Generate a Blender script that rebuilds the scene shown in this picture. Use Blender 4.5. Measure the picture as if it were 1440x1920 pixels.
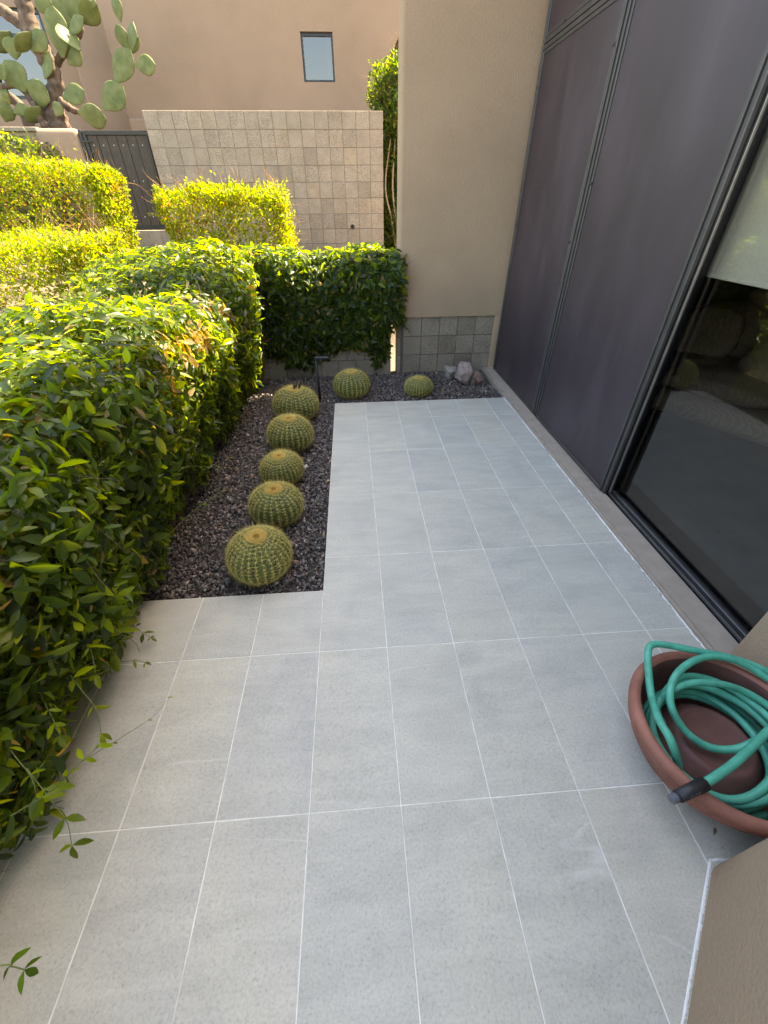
import bpy, bmesh, math, random
import numpy as np
from mathutils import Vector, Matrix

scene = bpy.context.scene
for o in list(bpy.data.objects):
    bpy.data.objects.remove(o)
R = math.radians
random.seed(7)
rng = np.random.default_rng(11)

# ------------------------------------------------------------------ camera
CAM = np.array([0.2256, -0.4791, 1.6063])
CROT = (R(52.615), R(0.417), R(-4.072))
FPX = 760.95
cam = bpy.data.cameras.new("camera")
cam_ob = bpy.data.objects.new("camera", cam)
scene.collection.objects.link(cam_ob)
cam_ob.location = CAM
cam_ob.rotation_euler = CROT
cam.sensor_fit = 'VERTICAL'
cam.sensor_height = 36.0
cam.sensor_width = 27.0
cam.lens = FPX / 1920 * 36.0
cam.clip_start = 0.05
cam.clip_end = 500
scene.camera = cam_ob

# ------------------------------------------------------------------ sky, sun, exposure
SUN_AZ, SUN_EL = R(62), R(55)           # azimuth measured from +Y, positive towards +X
world = bpy.data.worlds.new("World")
scene.world = world
world.use_nodes = True
wn = world.node_tree
sky = wn.nodes.new("ShaderNodeTexSky")
sky.sky_type = 'NISHITA'
sky.sun_disc = False
sky.sun_elevation = SUN_EL
sky.sun_rotation = SUN_AZ % (2 * math.pi)
sky.dust_density = 1.6
wn.links.new(sky.outputs[0], wn.nodes["Background"].inputs[0])
wn.nodes["Background"].inputs[1].default_value = 0.15
sun = bpy.data.lights.new("sun", 'SUN')
sun.energy = 4.7
sun.angle = R(0.53)
sun.color = (1.0, 0.93, 0.82)
sun_ob = bpy.data.objects.new("sun", sun)
scene.collection.objects.link(sun_ob)
sd = Vector((math.sin(SUN_AZ) * math.cos(SUN_EL), math.cos(SUN_AZ) * math.cos(SUN_EL), math.sin(SUN_EL)))
sun_ob.rotation_euler = (-sd).to_track_quat('-Z', 'Y').to_euler()
sun_ob.location = (8, 8, 14)
scene.view_settings.view_transform = 'Standard'
scene.view_settings.look = 'None'
scene.view_settings.gamma = 1.0
scene.view_settings.exposure = 2.8
scene.view_settings.use_white_balance = True
scene.view_settings.white_balance_temperature = 8700
scene.view_settings.white_balance_tint = 10
scene.render.engine = 'CYCLES'
scene.cycles.max_bounces = 10
scene.cycles.diffuse_bounces = 5
scene.cycles.transparent_max_bounces = 12

# ------------------------------------------------------------------ measuring helpers (survey of the photograph)
def _rot(rx, ry, rz):
    cx, sx, cy, sy, cz, sz = math.cos(rx), math.sin(rx), math.cos(ry), math.sin(ry), math.cos(rz), math.sin(rz)
    return np.array([[cz, -sz, 0], [sz, cz, 0], [0, 0, 1]]) @ np.array([[cy, 0, sy], [0, 1, 0], [-sy, 0, cy]]) @ np.array([[1, 0, 0], [0, cx, -sx], [0, sx, cx]])
RM = _rot(*CROT)
def sight(x, y):
    return RM @ np.array([(x - 720) / FPX, -(y - 960) / FPX, -1.0])
def at_z(x, y, z=0.0):
    d = sight(x, y)
    return CAM + d * (z - CAM[2]) / d[2]
def at_y(x, y, Y):
    d = sight(x, y)
    return CAM + d * (Y - CAM[1]) / d[1]
def proj(P):
    d = (np.asarray(P) - CAM) @ RM
    return 720 + FPX * d[:, 0] / -d[:, 2], 960 - FPX * d[:, 1] / -d[:, 2], -d[:, 2]

# ------------------------------------------------------------------ scene helpers
C = scene.collection
def tag(o, label=None, cat=None, group=None, kind=None):
    if label: o["label"] = label
    if cat: o["category"] = cat
    if group: o["group"] = group
    if kind: o["kind"] = kind
    return o
def adopt(o, parent):
    if parent is not None:
        o.parent = parent
        o.matrix_parent_inverse = Matrix.Translation(-Vector(parent["_w"]))
def put(name, me, mat=None, parent=None, loc=(0, 0, 0)):
    o = bpy.data.objects.new(name, me)
    C.objects.link(o)
    if mat is not None and me is not None and len(me.materials) == 0:
        me.materials.append(mat)
    o.location = loc
    o["_w"] = tuple(float(v) for v in loc)
    adopt(o, parent)
    return o
def thing(name, loc, label, cat, group=None):
    o = bpy.data.objects.new(name, None)
    C.objects.link(o)
    o.location = loc
    o.empty_display_size = 0.1
    o["_w"] = tuple(float(v) for v in loc)
    return tag(o, label, cat, group)
def fast(name, V, F, smooth=False, cols=None):
    """V (n,3), F (m,3) or (m,4) numpy -> mesh"""
    V = np.ascontiguousarray(V, dtype=np.float32); F = np.ascontiguousarray(F, dtype=np.int32)
    me = bpy.data.meshes.new(name)
    k = F.shape[1]
    me.vertices.add(len(V)); me.vertices.foreach_set("co", V.ravel())
    me.loops.add(F.size); me.loops.foreach_set("vertex_index", F.ravel())
    me.polygons.add(len(F)); me.polygons.foreach_set("loop_start", np.arange(0, F.size, k, dtype=np.int32))
    me.polygons.foreach_set("loop_total", np.full(len(F), k, dtype=np.int32))
    if smooth:
        me.polygons.foreach_set("use_smooth", np.ones(len(F), dtype=bool))
    me.update(calc_edges=True)
    if cols is not None:
        at = me.color_attributes.new("Col", 'FLOAT_COLOR', 'POINT')
        at.data.foreach_set("color", np.ascontiguousarray(cols, dtype=np.float32).ravel())
    return me
def box_me(x0, x1, y0, y1, z0, z1, bevel=0.0, seg=1, name="box", jitter=0.0):
    bm = bmesh.new()
    bmesh.ops.create_cube(bm, size=1)
    for v in bm.verts:
        v.co = Vector(((x0 + x1) / 2 + v.co.x * (x1 - x0), (y0 + y1) / 2 + v.co.y * (y1 - y0), (z0 + z1) / 2 + v.co.z * (z1 - z0)))
    if bevel > 0:
        bmesh.ops.bevel(bm, geom=list(bm.edges), offset=bevel, segments=seg, affect='EDGES', profile=0.5)
    me = bpy.data.meshes.new(name)
    bm.to_mesh(me); bm.free()
    if bevel > 0 and seg > 1:
        for pgon in me.polygons: pgon.use_smooth = True
    return me
def box(name, x0, x1, y0, y1, z0, z1, mat, parent=None, bevel=0.0, seg=1):
    return put(name, box_me(x0, x1, y0, y1, z0, z1, bevel, seg, name), mat, parent)
def extrude_poly(name, pts, z0, z1, mat, parent=None, bevel=0.0, seg=3):
    bm = bmesh.new()
    vs = [bm.verts.new((x, y, z0)) for x, y in pts]
    f = bm.faces.new(vs)
    r = bmesh.ops.extrude_face_region(bm, geom=[f])
    for v in r["geom"]:
        if isinstance(v, bmesh.types.BMVert): v.co.z = z1
    bmesh.ops.recalc_face_normals(bm, faces=list(bm.faces))
    if bevel > 0:
        es = [e for e in bm.edges if abs(e.verts[0].co.z - e.verts[1].co.z) > 0.5 * (z1 - z0)]
        bmesh.ops.bevel(bm, geom=es, offset=bevel, segments=seg, affect='EDGES', profile=0.5)
    me = bpy.data.meshes.new(name); bm.to_mesh(me); bm.free()
    if bevel > 0:
        me.set_sharp_from_angle(angle=R(40))
        for pgon in me.polygons: pgon.use_smooth = True
    return put(name, me, mat, parent)
def catmull(pts, n=8):
    P = [np.array(p, float) for p in pts]
    P = [2 * P[0] - P[1]] + P + [2 * P[-1] - P[-2]]
    out = []
    for i in range(1, len(P) - 2):
        for k in range(n):
            t = k / n
            a, b, c, d = P[i - 1], P[i], P[i + 1], P[i + 2]
            out.append(0.5 * (2 * b + (c - a) * t + (2 * a - 5 * b + 4 * c - d) * t * t + (3 * b - a - 3 * c + d) * t ** 3))
    out.append(P[-2])
    return np.array(out)
def tube_geo(path, rad, sides=10, cap=True):
    """returns V,F(tri) for a tube through path; rad scalar or array"""
    path = np.asarray(path, float); n = len(path)
    rad = np.broadcast_to(np.asarray(rad, float), (n,))
    T = np.gradient(path, axis=0); T /= np.linalg.norm(T, axis=1)[:, None] + 1e-12
    up = np.array([0, 0, 1.0]) if abs(T[0, 2]) < .9 else np.array([1.0, 0, 0])
    V = []; nrm = np.cross(T[0], up); nrm /= np.linalg.norm(nrm)
    for i in range(n):
        nrm = nrm - T[i] * (nrm @ T[i]); nrm /= np.linalg.norm(nrm) + 1e-12
        b = np.cross(T[i], nrm)
        a = np.arange(sides) / sides * 2 * math.pi
        V.append(path[i] + rad[i] * (np.cos(a)[:, None] * nrm + np.sin(a)[:, None] * b))
    V = np.concatenate(V)
    i = np.arange(n - 1)[:, None] * sides; j = np.arange(sides)[None]; j2 = (j + 1) % sides
    a, b, c, d = (i + j).ravel(), (i + j2).ravel(), (i + sides + j2).ravel(), (i + sides + j).ravel()
    F = np.concatenate([np.stack([a, b, c], 1), np.stack([a, c, d], 1)])
    if cap:
        V = np.concatenate([V, path[:1], path[-1:]])
        k = np.arange(sides); k2 = (k + 1) % sides
        F = np.concatenate([F, np.stack([k2, k, np.full(sides, len(V) - 2)], 1),
                            np.stack([(n - 1) * sides + k, (n - 1) * sides + k2, np.full(sides, len(V) - 1)], 1)])
    return V, F
def join_geo(lst):
    Vs, Fs, o = [], [], 0
    for V, F in lst:
        Vs.append(V); Fs.append(F + o); o += len(V)
    return np.concatenate(Vs), np.concatenate(Fs)
def lathe(name, prof, n, mat, parent, loc, smooth=True):
    V = []; 
    for r_, z_ in prof:
        a = np.arange(n) / n * 2 * math.pi
        V.append(np.stack([r_ * np.cos(a), r_ * np.sin(a), np.full(n, z_)], 1))
    V = np.concatenate(V); m = len(prof)
    i = np.arange(m - 1)[:, None] * n; j = np.arange(n)[None]; j2 = (j + 1) % n
    F = np.stack([(i + j).ravel(), (i + j2).ravel(), (i + n + j2).ravel(), (i + n + j).ravel()], 1)
    me = fast(name, V, F, smooth)
    return put(name, me, mat, parent, loc)
def smoothnoise(P, scale, seed, octaves=3):
    """cheap value-noise stand-in: sums of sines of random directions, roughly in -1..1"""
    r_ = np.random.default_rng(seed); out = np.zeros(len(P)); amp = 1.0; tot = 0
    for o_ in range(octaves):
        for k in range(4):
            d = r_.normal(size=3); d /= np.linalg.norm(d)
            out += amp * np.sin(P @ d * (2 * math.pi / scale) * (2 ** o_) * r_.uniform(.7, 1.3) + r_.uniform(0, 6.28)) / 2
        tot += amp; amp *= .55
    return out / tot

# ------------------------------------------------------------------ materials
def mat_new(name):
    m = bpy.data.materials.new(name); m.use_nodes = True
    nt = m.node_tree
    return m, nt, nt.nodes, nt.links, nt.nodes["Principled BSDF"]
def N(nt, t, **kw):
    n = nt.nodes.new(t)
    for k, v in kw.items():
        if k in n.inputs: n.inputs[k].default_value = v
        else: setattr(n, k, v)
    return n
def ramp(nt, stops):
    n = nt.nodes.new("ShaderNodeValToRGB")
    e = n.color_ramp.elements
    while len(e) < len(stops): e.new(0.5)
    for el, (p_, c_) in zip(e, stops):
        el.position = p_; el.color = (*c_, 1)
    return n
def worldpos(nt, rand_amt=0.0):
    g = nt.nodes.new("ShaderNodeNewGeometry")
    if rand_amt == 0: return g.outputs["Position"]
    oi = nt.nodes.new("ShaderNodeObjectInfo")
    m = N(nt, "ShaderNodeMath", operation='MULTIPLY'); m.inputs[1].default_value = rand_amt
    nt.links.new(oi.outputs["Random"], m.inputs[0])
    a = N(nt, "ShaderNodeVectorMath", operation='ADD')
    nt.links.new(g.outputs["Position"], a.inputs[0]); nt.links.new(m.outputs[0], a.inputs[1])
    return a.outputs[0]
def bump(nt, height_out, bsdf, strength, dist):
    b = N(nt, "ShaderNodeBump"); b.inputs["Strength"].default_value = strength; b.inputs["Distance"].default_value = dist
    nt.links.new(height_out, b.inputs["Height"]); nt.links.new(b.outputs[0], bsdf.inputs["Normal"])
    return b
def mixc(nt, fac, a, b, blend='MIX'):
    n = nt.nodes.new("ShaderNodeMix"); n.data_type = 'RGBA'; n.blend_type = blend
    for sock, v in ((n.inputs[0], fac), (n.inputs[6], a), (n.inputs[7], b)):
        if hasattr(v, "links"): nt.links.new(v, sock)
        else: sock.default_value = v if not isinstance(v, tuple) or len(v) == 4 else (*v, 1)
    return n.outputs[2]
def plain(name, col, rough=0.6, metal=0.0, spec=0.5, noise=0.0, nscale=20, bmp=0.0, bscale=200):
    m, nt, nd, lk, b = mat_new(name)
    b.inputs["Roughness"].default_value = rough; b.inputs["Metallic"].default_value = metal
    b.inputs["Specular IOR Level"].default_value = spec
    if noise > 0:
        pos = worldpos(nt, 3.0)
        n = N(nt, "ShaderNodeTexNoise"); n.inputs["Scale"].default_value = nscale; n.inputs["Detail"].default_value = 5
        lk.new(pos, n.inputs["Vector"])
        r_ = ramp(nt, [(.3, tuple(c * (1 - noise) for c in col)), (.7, tuple(min(1, c * (1 + noise)) for c in col))])
        lk.new(n.outputs[0], r_.inputs[0]); lk.new(r_.outputs[0], b.inputs["Base Color"])
    else:
        b.inputs["Base Color"].default_value = (*col, 1)
    if bmp > 0:
        n2 = N(nt, "ShaderNodeTexNoise"); n2.inputs["Scale"].default_value = bscale; n2.inputs["Detail"].default_value = 3
        lk.new(worldpos(nt), n2.inputs["Vector"]); bump(nt, n2.outputs[0], b, bmp, 0.004)
    return m

def stucco(name, col):
    m, nt, nd, lk, b = mat_new(name)
    pos = worldpos(nt)
    n1 = N(nt, "ShaderNodeTexNoise"); n1.inputs["Scale"].default_value = 1.3; n1.inputs["Detail"].default_value = 6; n1.inputs["Roughness"].default_value = .6
    n2 = N(nt, "ShaderNodeTexNoise"); n2.inputs["Scale"].default_value = 110; n2.inputs["Detail"].default_value = 4; n2.inputs["Roughness"].default_value = .65
    n3 = N(nt, "ShaderNodeTexVoronoi"); n3.inputs["Scale"].default_value = 85
    for n in (n1, n2, n3): lk.new(pos, n.inputs["Vector"])
    r_ = ramp(nt, [(.3, tuple(c * .88 for c in col)), (.55, col), (.75, tuple(c * 1.07 for c in col))])
    lk.new(n1.outputs[0], r_.inputs[0])
    r2 = ramp(nt, [(.35, (.86, .86, .86)), (.6, (1, 1, 1))]); lk.new(n2.outputs[0], r2.inputs[0])
    lk.new(mixc(nt, .7, r_.outputs[0], r2.outputs[0], 'MULTIPLY'), b.inputs["Base Color"])
    ad = N(nt, "ShaderNodeMath", operation='ADD'); lk.new(n2.outputs[0], ad.inputs[0]); lk.new(n3.outputs[0], ad.inputs[1])
    bump(nt, ad.outputs[0], b, .38, .005)
    b.inputs["Roughness"].default_value = .92; b.inputs["Specular IOR Level"].default_value = .2
    return m

def block_mat(name, col, var, speck=.35):
    m, nt, nd, lk, b = mat_new(name)
    pos = worldpos(nt, 9.0)
    oi = nd.new("ShaderNodeObjectInfo")
    rr = ramp(nt, [(0, tuple(c * (1 - var) for c in col)), (.18, tuple(c * (1 - var * .5) for c in col)), (.3, col), (.85, tuple(c * 1.06 for c in col)), (1, tuple(c * v for c, v in zip(col, (1.08, 1.04, .96))))])
    lk.new(oi.outputs["Random"], rr.inputs[0])
    n1 = N(nt, "ShaderNodeTexNoise"); n1.inputs["Scale"].default_value = 140; n1.inputs["Detail"].default_value = 3
    n2 = N(nt, "ShaderNodeTexNoise"); n2.inputs["Scale"].default_value = 7; n2.inputs["Detail"].default_value = 5
    lk.new(pos, n1.inputs["Vector"]); lk.new(pos, n2.inputs["Vector"])
    r1 = ramp(nt, [(.33, (1 - speck * 1.6,) * 3), (.5, (1, 1, 1)), (.72, (1.15, 1.15, 1.12))]); lk.new(n1.outputs[0], r1.inputs[0])
    r2 = ramp(nt, [(.3, (.8, .79, .78)), (.6, (1.02, 1.02, 1.02)), (.75, (1.15, 1.14, 1.12))]); lk.new(n2.outputs[0], r2.inputs[0])
    c1 = mixc(nt, 1.0, rr.outputs[0], r1.outputs[0], 'MULTIPLY')
    lk.new(mixc(nt, .8, c1, r2.outputs[0], 'MULTIPLY'), b.inputs["Base Color"])
    bump(nt, n1.outputs[0], b, .7, .006)
    b.inputs["Roughness"].default_value = .95; b.inputs["Specular IOR Level"].default_value = .2
    return m

def tile_mat():
    m, nt, nd, lk, b = mat_new("porcelain tile")
    pos = worldpos(nt, 37.0)
    oi = nd.new("ShaderNodeObjectInfo")
    base = ramp(nt, [(0, (.452, .443, .395)), (.12, (.485, .467, .405)), (.28, (.465, .456, .405)), (.42, (.495, .472, .403)), (.56, (.458, .451, .40)), (.7, (.502, .48, .41)), (.85, (.47, .459, .404)), (1, (.485, .468, .408))])
    lk.new(oi.outputs["Random"], base.inputs[0])
    # cloudy tone
    n1 = N(nt, "ShaderNodeTexNoise"); n1.inputs["Scale"].default_value = 3.2; n1.inputs["Detail"].default_value = 7; n1.inputs["Roughness"].default_value = .6; n1.inputs["Distortion"].default_value = .8
    lk.new(pos, n1.inputs["Vector"])
    r1 = ramp(nt, [(.28, (.89, .895, .91)), (.5, (1, 1, 1)), (.72, (1.07, 1.06, 1.02))]); lk.new(n1.outputs[0], r1.inputs[0])
    # streaky bedding, stretched and turned per tile
    mp = nd.new("ShaderNodeMapping"); lk.new(pos, mp.inputs["Vector"])
    cb = nd.new("ShaderNodeCombineXYZ"); ml = N(nt, "ShaderNodeMath", operation='MULTIPLY'); ml.inputs[1].default_value = 19.0
    lk.new(oi.outputs["Random"], ml.inputs[0]); lk.new(ml.outputs[0], cb.inputs[2]); lk.new(cb.outputs[0], mp.inputs["Rotation"])
    mp.inputs["Scale"].default_value = (2.2, 11, 3)
    n2 = N(nt, "ShaderNodeTexNoise"); n2.inputs["Scale"].default_value = 1.5; n2.inputs["Detail"].default_value = 6; n2.inputs["Distortion"].default_value = .6
    lk.new(mp.outputs[0], n2.inputs["Vector"])
    r2 = ramp(nt, [(.34, (.93, .93, .93)), (.52, (1, 1, 1)), (.68, (1.06, 1.06, 1.06))]); lk.new(n2.outputs[0], r2.inputs[0])
    # fine speckle
    n3 = N(nt, "ShaderNodeTexNoise"); n3.inputs["Scale"].default_value = 125; n3.inputs["Detail"].default_value = 5; n3.inputs["Roughness"].default_value = .75; lk.new(pos, n3.inputs["Vector"])
    r3 = ramp(nt, [(.28, (.55, .55, .55)), (.42, (.9, .9, .9)), (.52, (1.0, 1.0, 1.0)), (.62, (1.07, 1.07, 1.07)), (.76, (1.3, 1.3, 1.29))]); lk.new(n3.outputs[0], r3.inputs[0])
    # pale hair veins
    n4 = N(nt, "ShaderNodeTexNoise"); n4.inputs["Scale"].default_value = .9; n4.inputs["Detail"].default_value = 5; n4.inputs["Roughness"].default_value = .35; n4.inputs["Distortion"].default_value = .1
    mp2 = nd.new("ShaderNodeMapping"); lk.new(pos, mp2.inputs["Vector"]); lk.new(cb.outputs[0], mp2.inputs["Rotation"]); mp2.inputs["Scale"].default_value = (.7, 2.6, 1)
    lk.new(mp2.outputs[0], n4.inputs["Vector"])
    r4 = ramp(nt, [(.4972, (0, 0, 0)), (.5, (1, 1, 1)), (.5028, (0, 0, 0))]); lk.new(n4.outputs[0], r4.inputs[0])
    n5 = N(nt, "ShaderNodeTexNoise"); n5.inputs["Scale"].default_value = 3.1; n5.inputs["Detail"].default_value = 3; lk.new(pos, n5.inputs["Vector"])
    r5 = ramp(nt, [(.5, (0, 0, 0)), (.62, (1, 1, 1))]); lk.new(n5.outputs[0], r5.inputs[0])
    vm = N(nt, "ShaderNodeMath", operation='MULTIPLY'); lk.new(r4.outputs[0], vm.inputs[0]); lk.new(r5.outputs[0], vm.inputs[1])
    vm2 = N(nt, "ShaderNodeMath", operation='MULTIPLY'); lk.new(vm.outputs[0], vm2.inputs[0]); vm2.inputs[1].default_value = .32
    c = mixc(nt, 1.0, base.outputs[0], r1.outputs[0], 'MULTIPLY')
    c = mixc(nt, 1.0, c, r2.outputs[0], 'MULTIPLY')
    c = mixc(nt, .85, c, r3.outputs[0], 'MULTIPLY')
    c = mixc(nt, vm2.outputs[0], c, (.7, .69, .66))
    lk.new(c, b.inputs["Base Color"])
    b.inputs["Roughness"].default_value = .52; b.inputs["Specular IOR Level"].default_value = .42
    bump(nt, n3.outputs[0], b, .22, .002)
    return m

def leaf_mat(name, trans=(.30, .42, .03), tfac=.42, rough=.42, spec=.45, tmul=1.0):
    m, nt, nd, lk, b = mat_new(name)
    at = nd.new("ShaderNodeVertexColor"); at.layer_name = "Col"
    lk.new(at.outputs[0], b.inputs["Base Color"])
    b.inputs["Roughness"].default_value = rough; b.inputs["Specular IOR Level"].default_value = spec
    tr = nd.new("ShaderNodeBsdfTranslucent")
    sc = mixc(nt, 1.0, at.outputs[0], (trans[0] * 6 * tmul, trans[1] * 4 * tmul, trans[2] * 6 * tmul), 'MULTIPLY')
    lk.new(sc, tr.inputs[0])
    mx = nd.new("ShaderNodeMixShader"); mx.inputs[0].default_value = tfac
    lk.new(b.outputs[0], mx.inputs[1]); lk.new(tr.outputs[0], mx.inputs[2])
    lk.new(mx.outputs[0], nd["Material Output"].inputs[0])
    return m
def attr_mat(name, rough=.8, spec=.3, bmp=0, bscale=150):
    m, nt, nd, lk, b = mat_new(name)
    at = nd.new("ShaderNodeVertexColor"); at.layer_name = "Col"
    n = N(nt, "ShaderNodeTexNoise"); n.inputs["Scale"].default_value = bscale; n.inputs["Detail"].default_value = 4; lk.new(worldpos(nt), n.inputs["Vector"])
    r_ = ramp(nt, [(.3, (.75, .75, .75)), (.7, (1.2, 1.2, 1.2))]); lk.new(n.outputs[0], r_.inputs[0])
    lk.new(mixc(nt, .8, at.outputs[0], r_.outputs[0], 'MULTIPLY'), b.inputs["Base Color"])
    b.inputs["Roughness"].default_value = rough; b.inputs["Specular IOR Level"].default_value = spec
    if bmp: bump(nt, n.outputs[0], b, bmp, .004)
    return m
def glass_mat(name, tint, f0=1.5):
    m, nt, nd, lk, b = mat_new(name)
    nd.remove(b)
    tr = nd.new("ShaderNodeBsdfTransparent"); tr.inputs[0].default_value = (*tint, 1)
    gl = nd.new("ShaderNodeBsdfGlossy"); gl.inputs["Roughness"].default_value = 0.0
    fr = nd.new("ShaderNodeFresnel"); fr.inputs[0].default_value = f0
    mx = nd.new("ShaderNodeMixShader")
    ge = nd.new("ShaderNodeNewGeometry"); fm = N(nt, "ShaderNodeMath", operation='SUBTRACT'); fm.use_clamp = True
    lk.new(fr.outputs[0], fm.inputs[0]); lk.new(ge.outputs["Backfacing"], fm.inputs[1])
    lk.new(fm.outputs[0], mx.inputs[0]); lk.new(tr.outputs[0], mx.inputs[1]); lk.new(gl.outputs[0], mx.inputs[2])
    lk.new(mx.outputs[0], nd["Material Output"].inputs[0])
    return m
def screen_mat():
    m, nt, nd, lk, b = mat_new("sun screen mesh")
    pos = worldpos(nt)
    n1 = N(nt, "ShaderNodeTexNoise"); n1.inputs["Scale"].default_value = 1.6; n1.inputs["Detail"].default_value = 5; n1.inputs["Distortion"].default_value = .5
    mp = nd.new("ShaderNodeMapping"); mp.inputs["Scale"].default_value = (1, 2.0, .8); lk.new(pos, mp.inputs["Vector"]); lk.new(mp.outputs[0], n1.inputs["Vector"])
    r_ = ramp(nt, [(.3, (.029, .019, .024)), (.5, (.039, .026, .033)), (.72, (.057, .041, .051))]); lk.new(n1.outputs[0], r_.inputs[0])
    # dusty streaks that ran down the cloth
    n2 = N(nt, "ShaderNodeTexNoise"); n2.inputs["Scale"].default_value = 6; n2.inputs["Detail"].default_value = 4
    mp2 = nd.new("ShaderNodeMapping"); mp2.inputs["Scale"].default_value = (1, 6, .5); lk.new(pos, mp2.inputs["Vector"]); lk.new(mp2.outputs[0], n2.inputs["Vector"])
    r2 = ramp(nt, [(.4, (.9, .9, .9)), (.75, (1.3, 1.27, 1.33))]); lk.new(n2.outputs[0], r2.inputs[0])
    lk.new(mixc(nt, .55, r_.outputs[0], r2.outputs[0], 'MULTIPLY'), b.inputs["Base Color"])
    w = N(nt, "ShaderNodeTexWave"); w.inputs["Scale"].default_value = 120; w.bands_direction = 'Z'
    w2 = N(nt, "ShaderNodeTexWave"); w2.inputs["Scale"].default_value = 120; w2.bands_direction = 'Y'
    lk.new(pos, w.inputs["Vector"]); lk.new(pos, w2.inputs["Vector"])
    ad = N(nt, "ShaderNodeMath", operation='ADD'); lk.new(w.outputs[1], ad.inputs[0]); lk.new(w2.outputs[1], ad.inputs[1])
    bump(nt, ad.outputs[0], b, .25, .001)
    b.inputs["Roughness"].default_value = .45; b.inputs["Specular IOR Level"].default_value = .75
    return m

M = {}
M['stucco'] = stucco("taupe stucco", (.40, .285, .192))
M['stucco_far'] = stucco("tan stucco", (.29, .205, .142))
M['stucco_curb'] = plain("painted curb", (.35, .285, .23), .8, noise=.1, nscale=14, bmp=.2, bscale=60)
M['block_far'] = block_mat("sandy concrete block", (.315, .263, .204), .13)
M['block'] = block_mat("grey concrete block", (.29, .24, .187), .15)
M['mortar'] = plain("mortar", (.18, .15, .115), .95, noise=.2, nscale=30)
M['mortar_dark'] = plain("dark mortar", (.12, .105, .09), .95, noise=.2, nscale=30)  # darker mortar used with the grey blocks
M['tile'] = tile_mat()
M['grout'] = plain("pale grout", (.68, .665, .61), .9, noise=.18, nscale=16)
M['caulk'] = plain("white caulk", (.78, .78, .74), .6, noise=.06, nscale=60)
M['screen'] = screen_mat()
M['frame'] = plain("bronze grey aluminium", (.10, .095, .095), .45, .6, noise=.12, nscale=9)
M['frame_lt'] = plain("worn aluminium edge", (.26, .24, .22), .4, .5, noise=.15, nscale=12)
M['black'] = plain("black aluminium", (.014, .015, .019), .3, .3, noise=.2, nscale=8)
M['black_plastic'] = plain("black plastic", (.02, .02, .024), .45)
M['steel'] = plain("galvanised", (.55, .53, .5), .35, .8)
M['glass'] = glass_mat("tinted door glass", (.82, .82, .8), 1.9)
M['glass_win'] = glass_mat("window glass", (.35, .38, .4), 2.2)
M['hedge'] = leaf_mat("vine leaf", trans=(.68, .82, .045), tfac=.64, rough=.34, spec=.5)
M['yellow'] = leaf_mat("yellow hedge leaf", trans=(.36, .58, .03), tfac=.58, rough=.5, spec=.35)
M['twig'] = plain("twigs", (.11, .075, .042), .9, noise=.4, nscale=60)
M['core'] = plain("light-blocking core", (.035, .03, .016), .95, noise=.5, nscale=25, bmp=1.0, bscale=40)  # dark colour of the opaque core added to block light inside the hedge
M['twig_y'] = plain('orange brown twigs', (.24, .13, .05), .9, noise=.3, nscale=60)
M['core_y'] = plain("light-blocking core yellow hedge", (.16, .10, .035), .95, noise=.5, nscale=30, bmp=1.0, bscale=50)  # colour of the added light-blocking core inside the tall shrub
M['gravel'] = attr_mat("crushed rock", .85, .25, .4, 120)
M['soil'] = plain("soil", (.05, .042, .037), .95, noise=.4, nscale=50, bmp=.8, bscale=90)
M['ground'] = plain("desert ground", (.30, .24, .18), .95, noise=.3, nscale=6, bmp=.6, bscale=30)
M['terrace'] = plain("brown gravel ground", (.115, .085, .06), .95, noise=.55, nscale=45, bmp=1.0, bscale=60)
M['roofm'] = plain("roof soffit", (.45, .37, .29), .9, noise=.05, nscale=3)
M['terracotta'] = plain("terracotta resin", (.31, .122, .086), .6, 0, .35, noise=.25, nscale=9, bmp=.12, bscale=160)
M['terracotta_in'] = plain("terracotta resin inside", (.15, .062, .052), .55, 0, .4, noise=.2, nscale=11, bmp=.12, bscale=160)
M['hose'] = plain("green rubber hose", (.05, .38, .265), .42, 0, .45, noise=.2, nscale=26, bmp=.12, bscale=300)
M['gate'] = plain("grey gate board", (.046, .035, .024), .7, noise=.22, nscale=14, bmp=.3, bscale=80)
M['gateframe'] = plain("gate frame", (.03, .03, .026), .5, .4, noise=.15, nscale=12)
M['shade'] = plain("roller shade cloth", (.62, .59, .5), .9, noise=.03, nscale=60, bmp=.3, bscale=300)
M['room'] = plain("room wall", (.3, .26, .21), .9)
M['roomfloor'] = plain("room floor", (.10, .09, .08), .5, noise=.2, nscale=6)

# ================================================================== THE SETTING
def struct(o):
    o["kind"] = "structure"; return o
struct(box('ground', -60, 60, -50, 70, -.5, -.06, M['ground']))

# raised planting terrace behind the low walls
xs = np.concatenate([np.linspace(-14, -3, 12), np.linspace(-2.6, 2, 24)]); ys = np.concatenate([np.linspace(-5, 4.0, 16), np.linspace(4.3, 8, 24), np.linspace(8.5, 16, 8)])
def sstep(t): t = np.clip(t, 0, 1); return t * t * (3 - 2 * t)
def terrace_h(x, y):
    a = sstep((-1.25 - x) / .5); b = sstep((y - 5.2) / 1.1)
    return -.04 + .9 * np.maximum(a, b)
gx, gy = np.meshgrid(xs, ys)
V = np.stack([gx, gy, terrace_h(gx, gy) + .02 * np.sin(gx * 5) * np.cos(gy * 4)], -1).reshape(-1, 3)
nx, ny = len(xs), len(ys); F = []
for j in range(ny - 1):
    for i in range(nx - 1):
        cx_, cy_ = (xs[i] + xs[i + 1]) / 2, (ys[j] + ys[j + 1]) / 2
        if cx_ > -1.15 and cy_ < 4.48: continue
        F.append((j * nx + i, j * nx + i + 1, (j + 1) * nx + i + 1, (j + 1) * nx + i))
struct(put('terrace_ground', fast('terrace_ground', V, np.array(F), True), M['terrace']))

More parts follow.
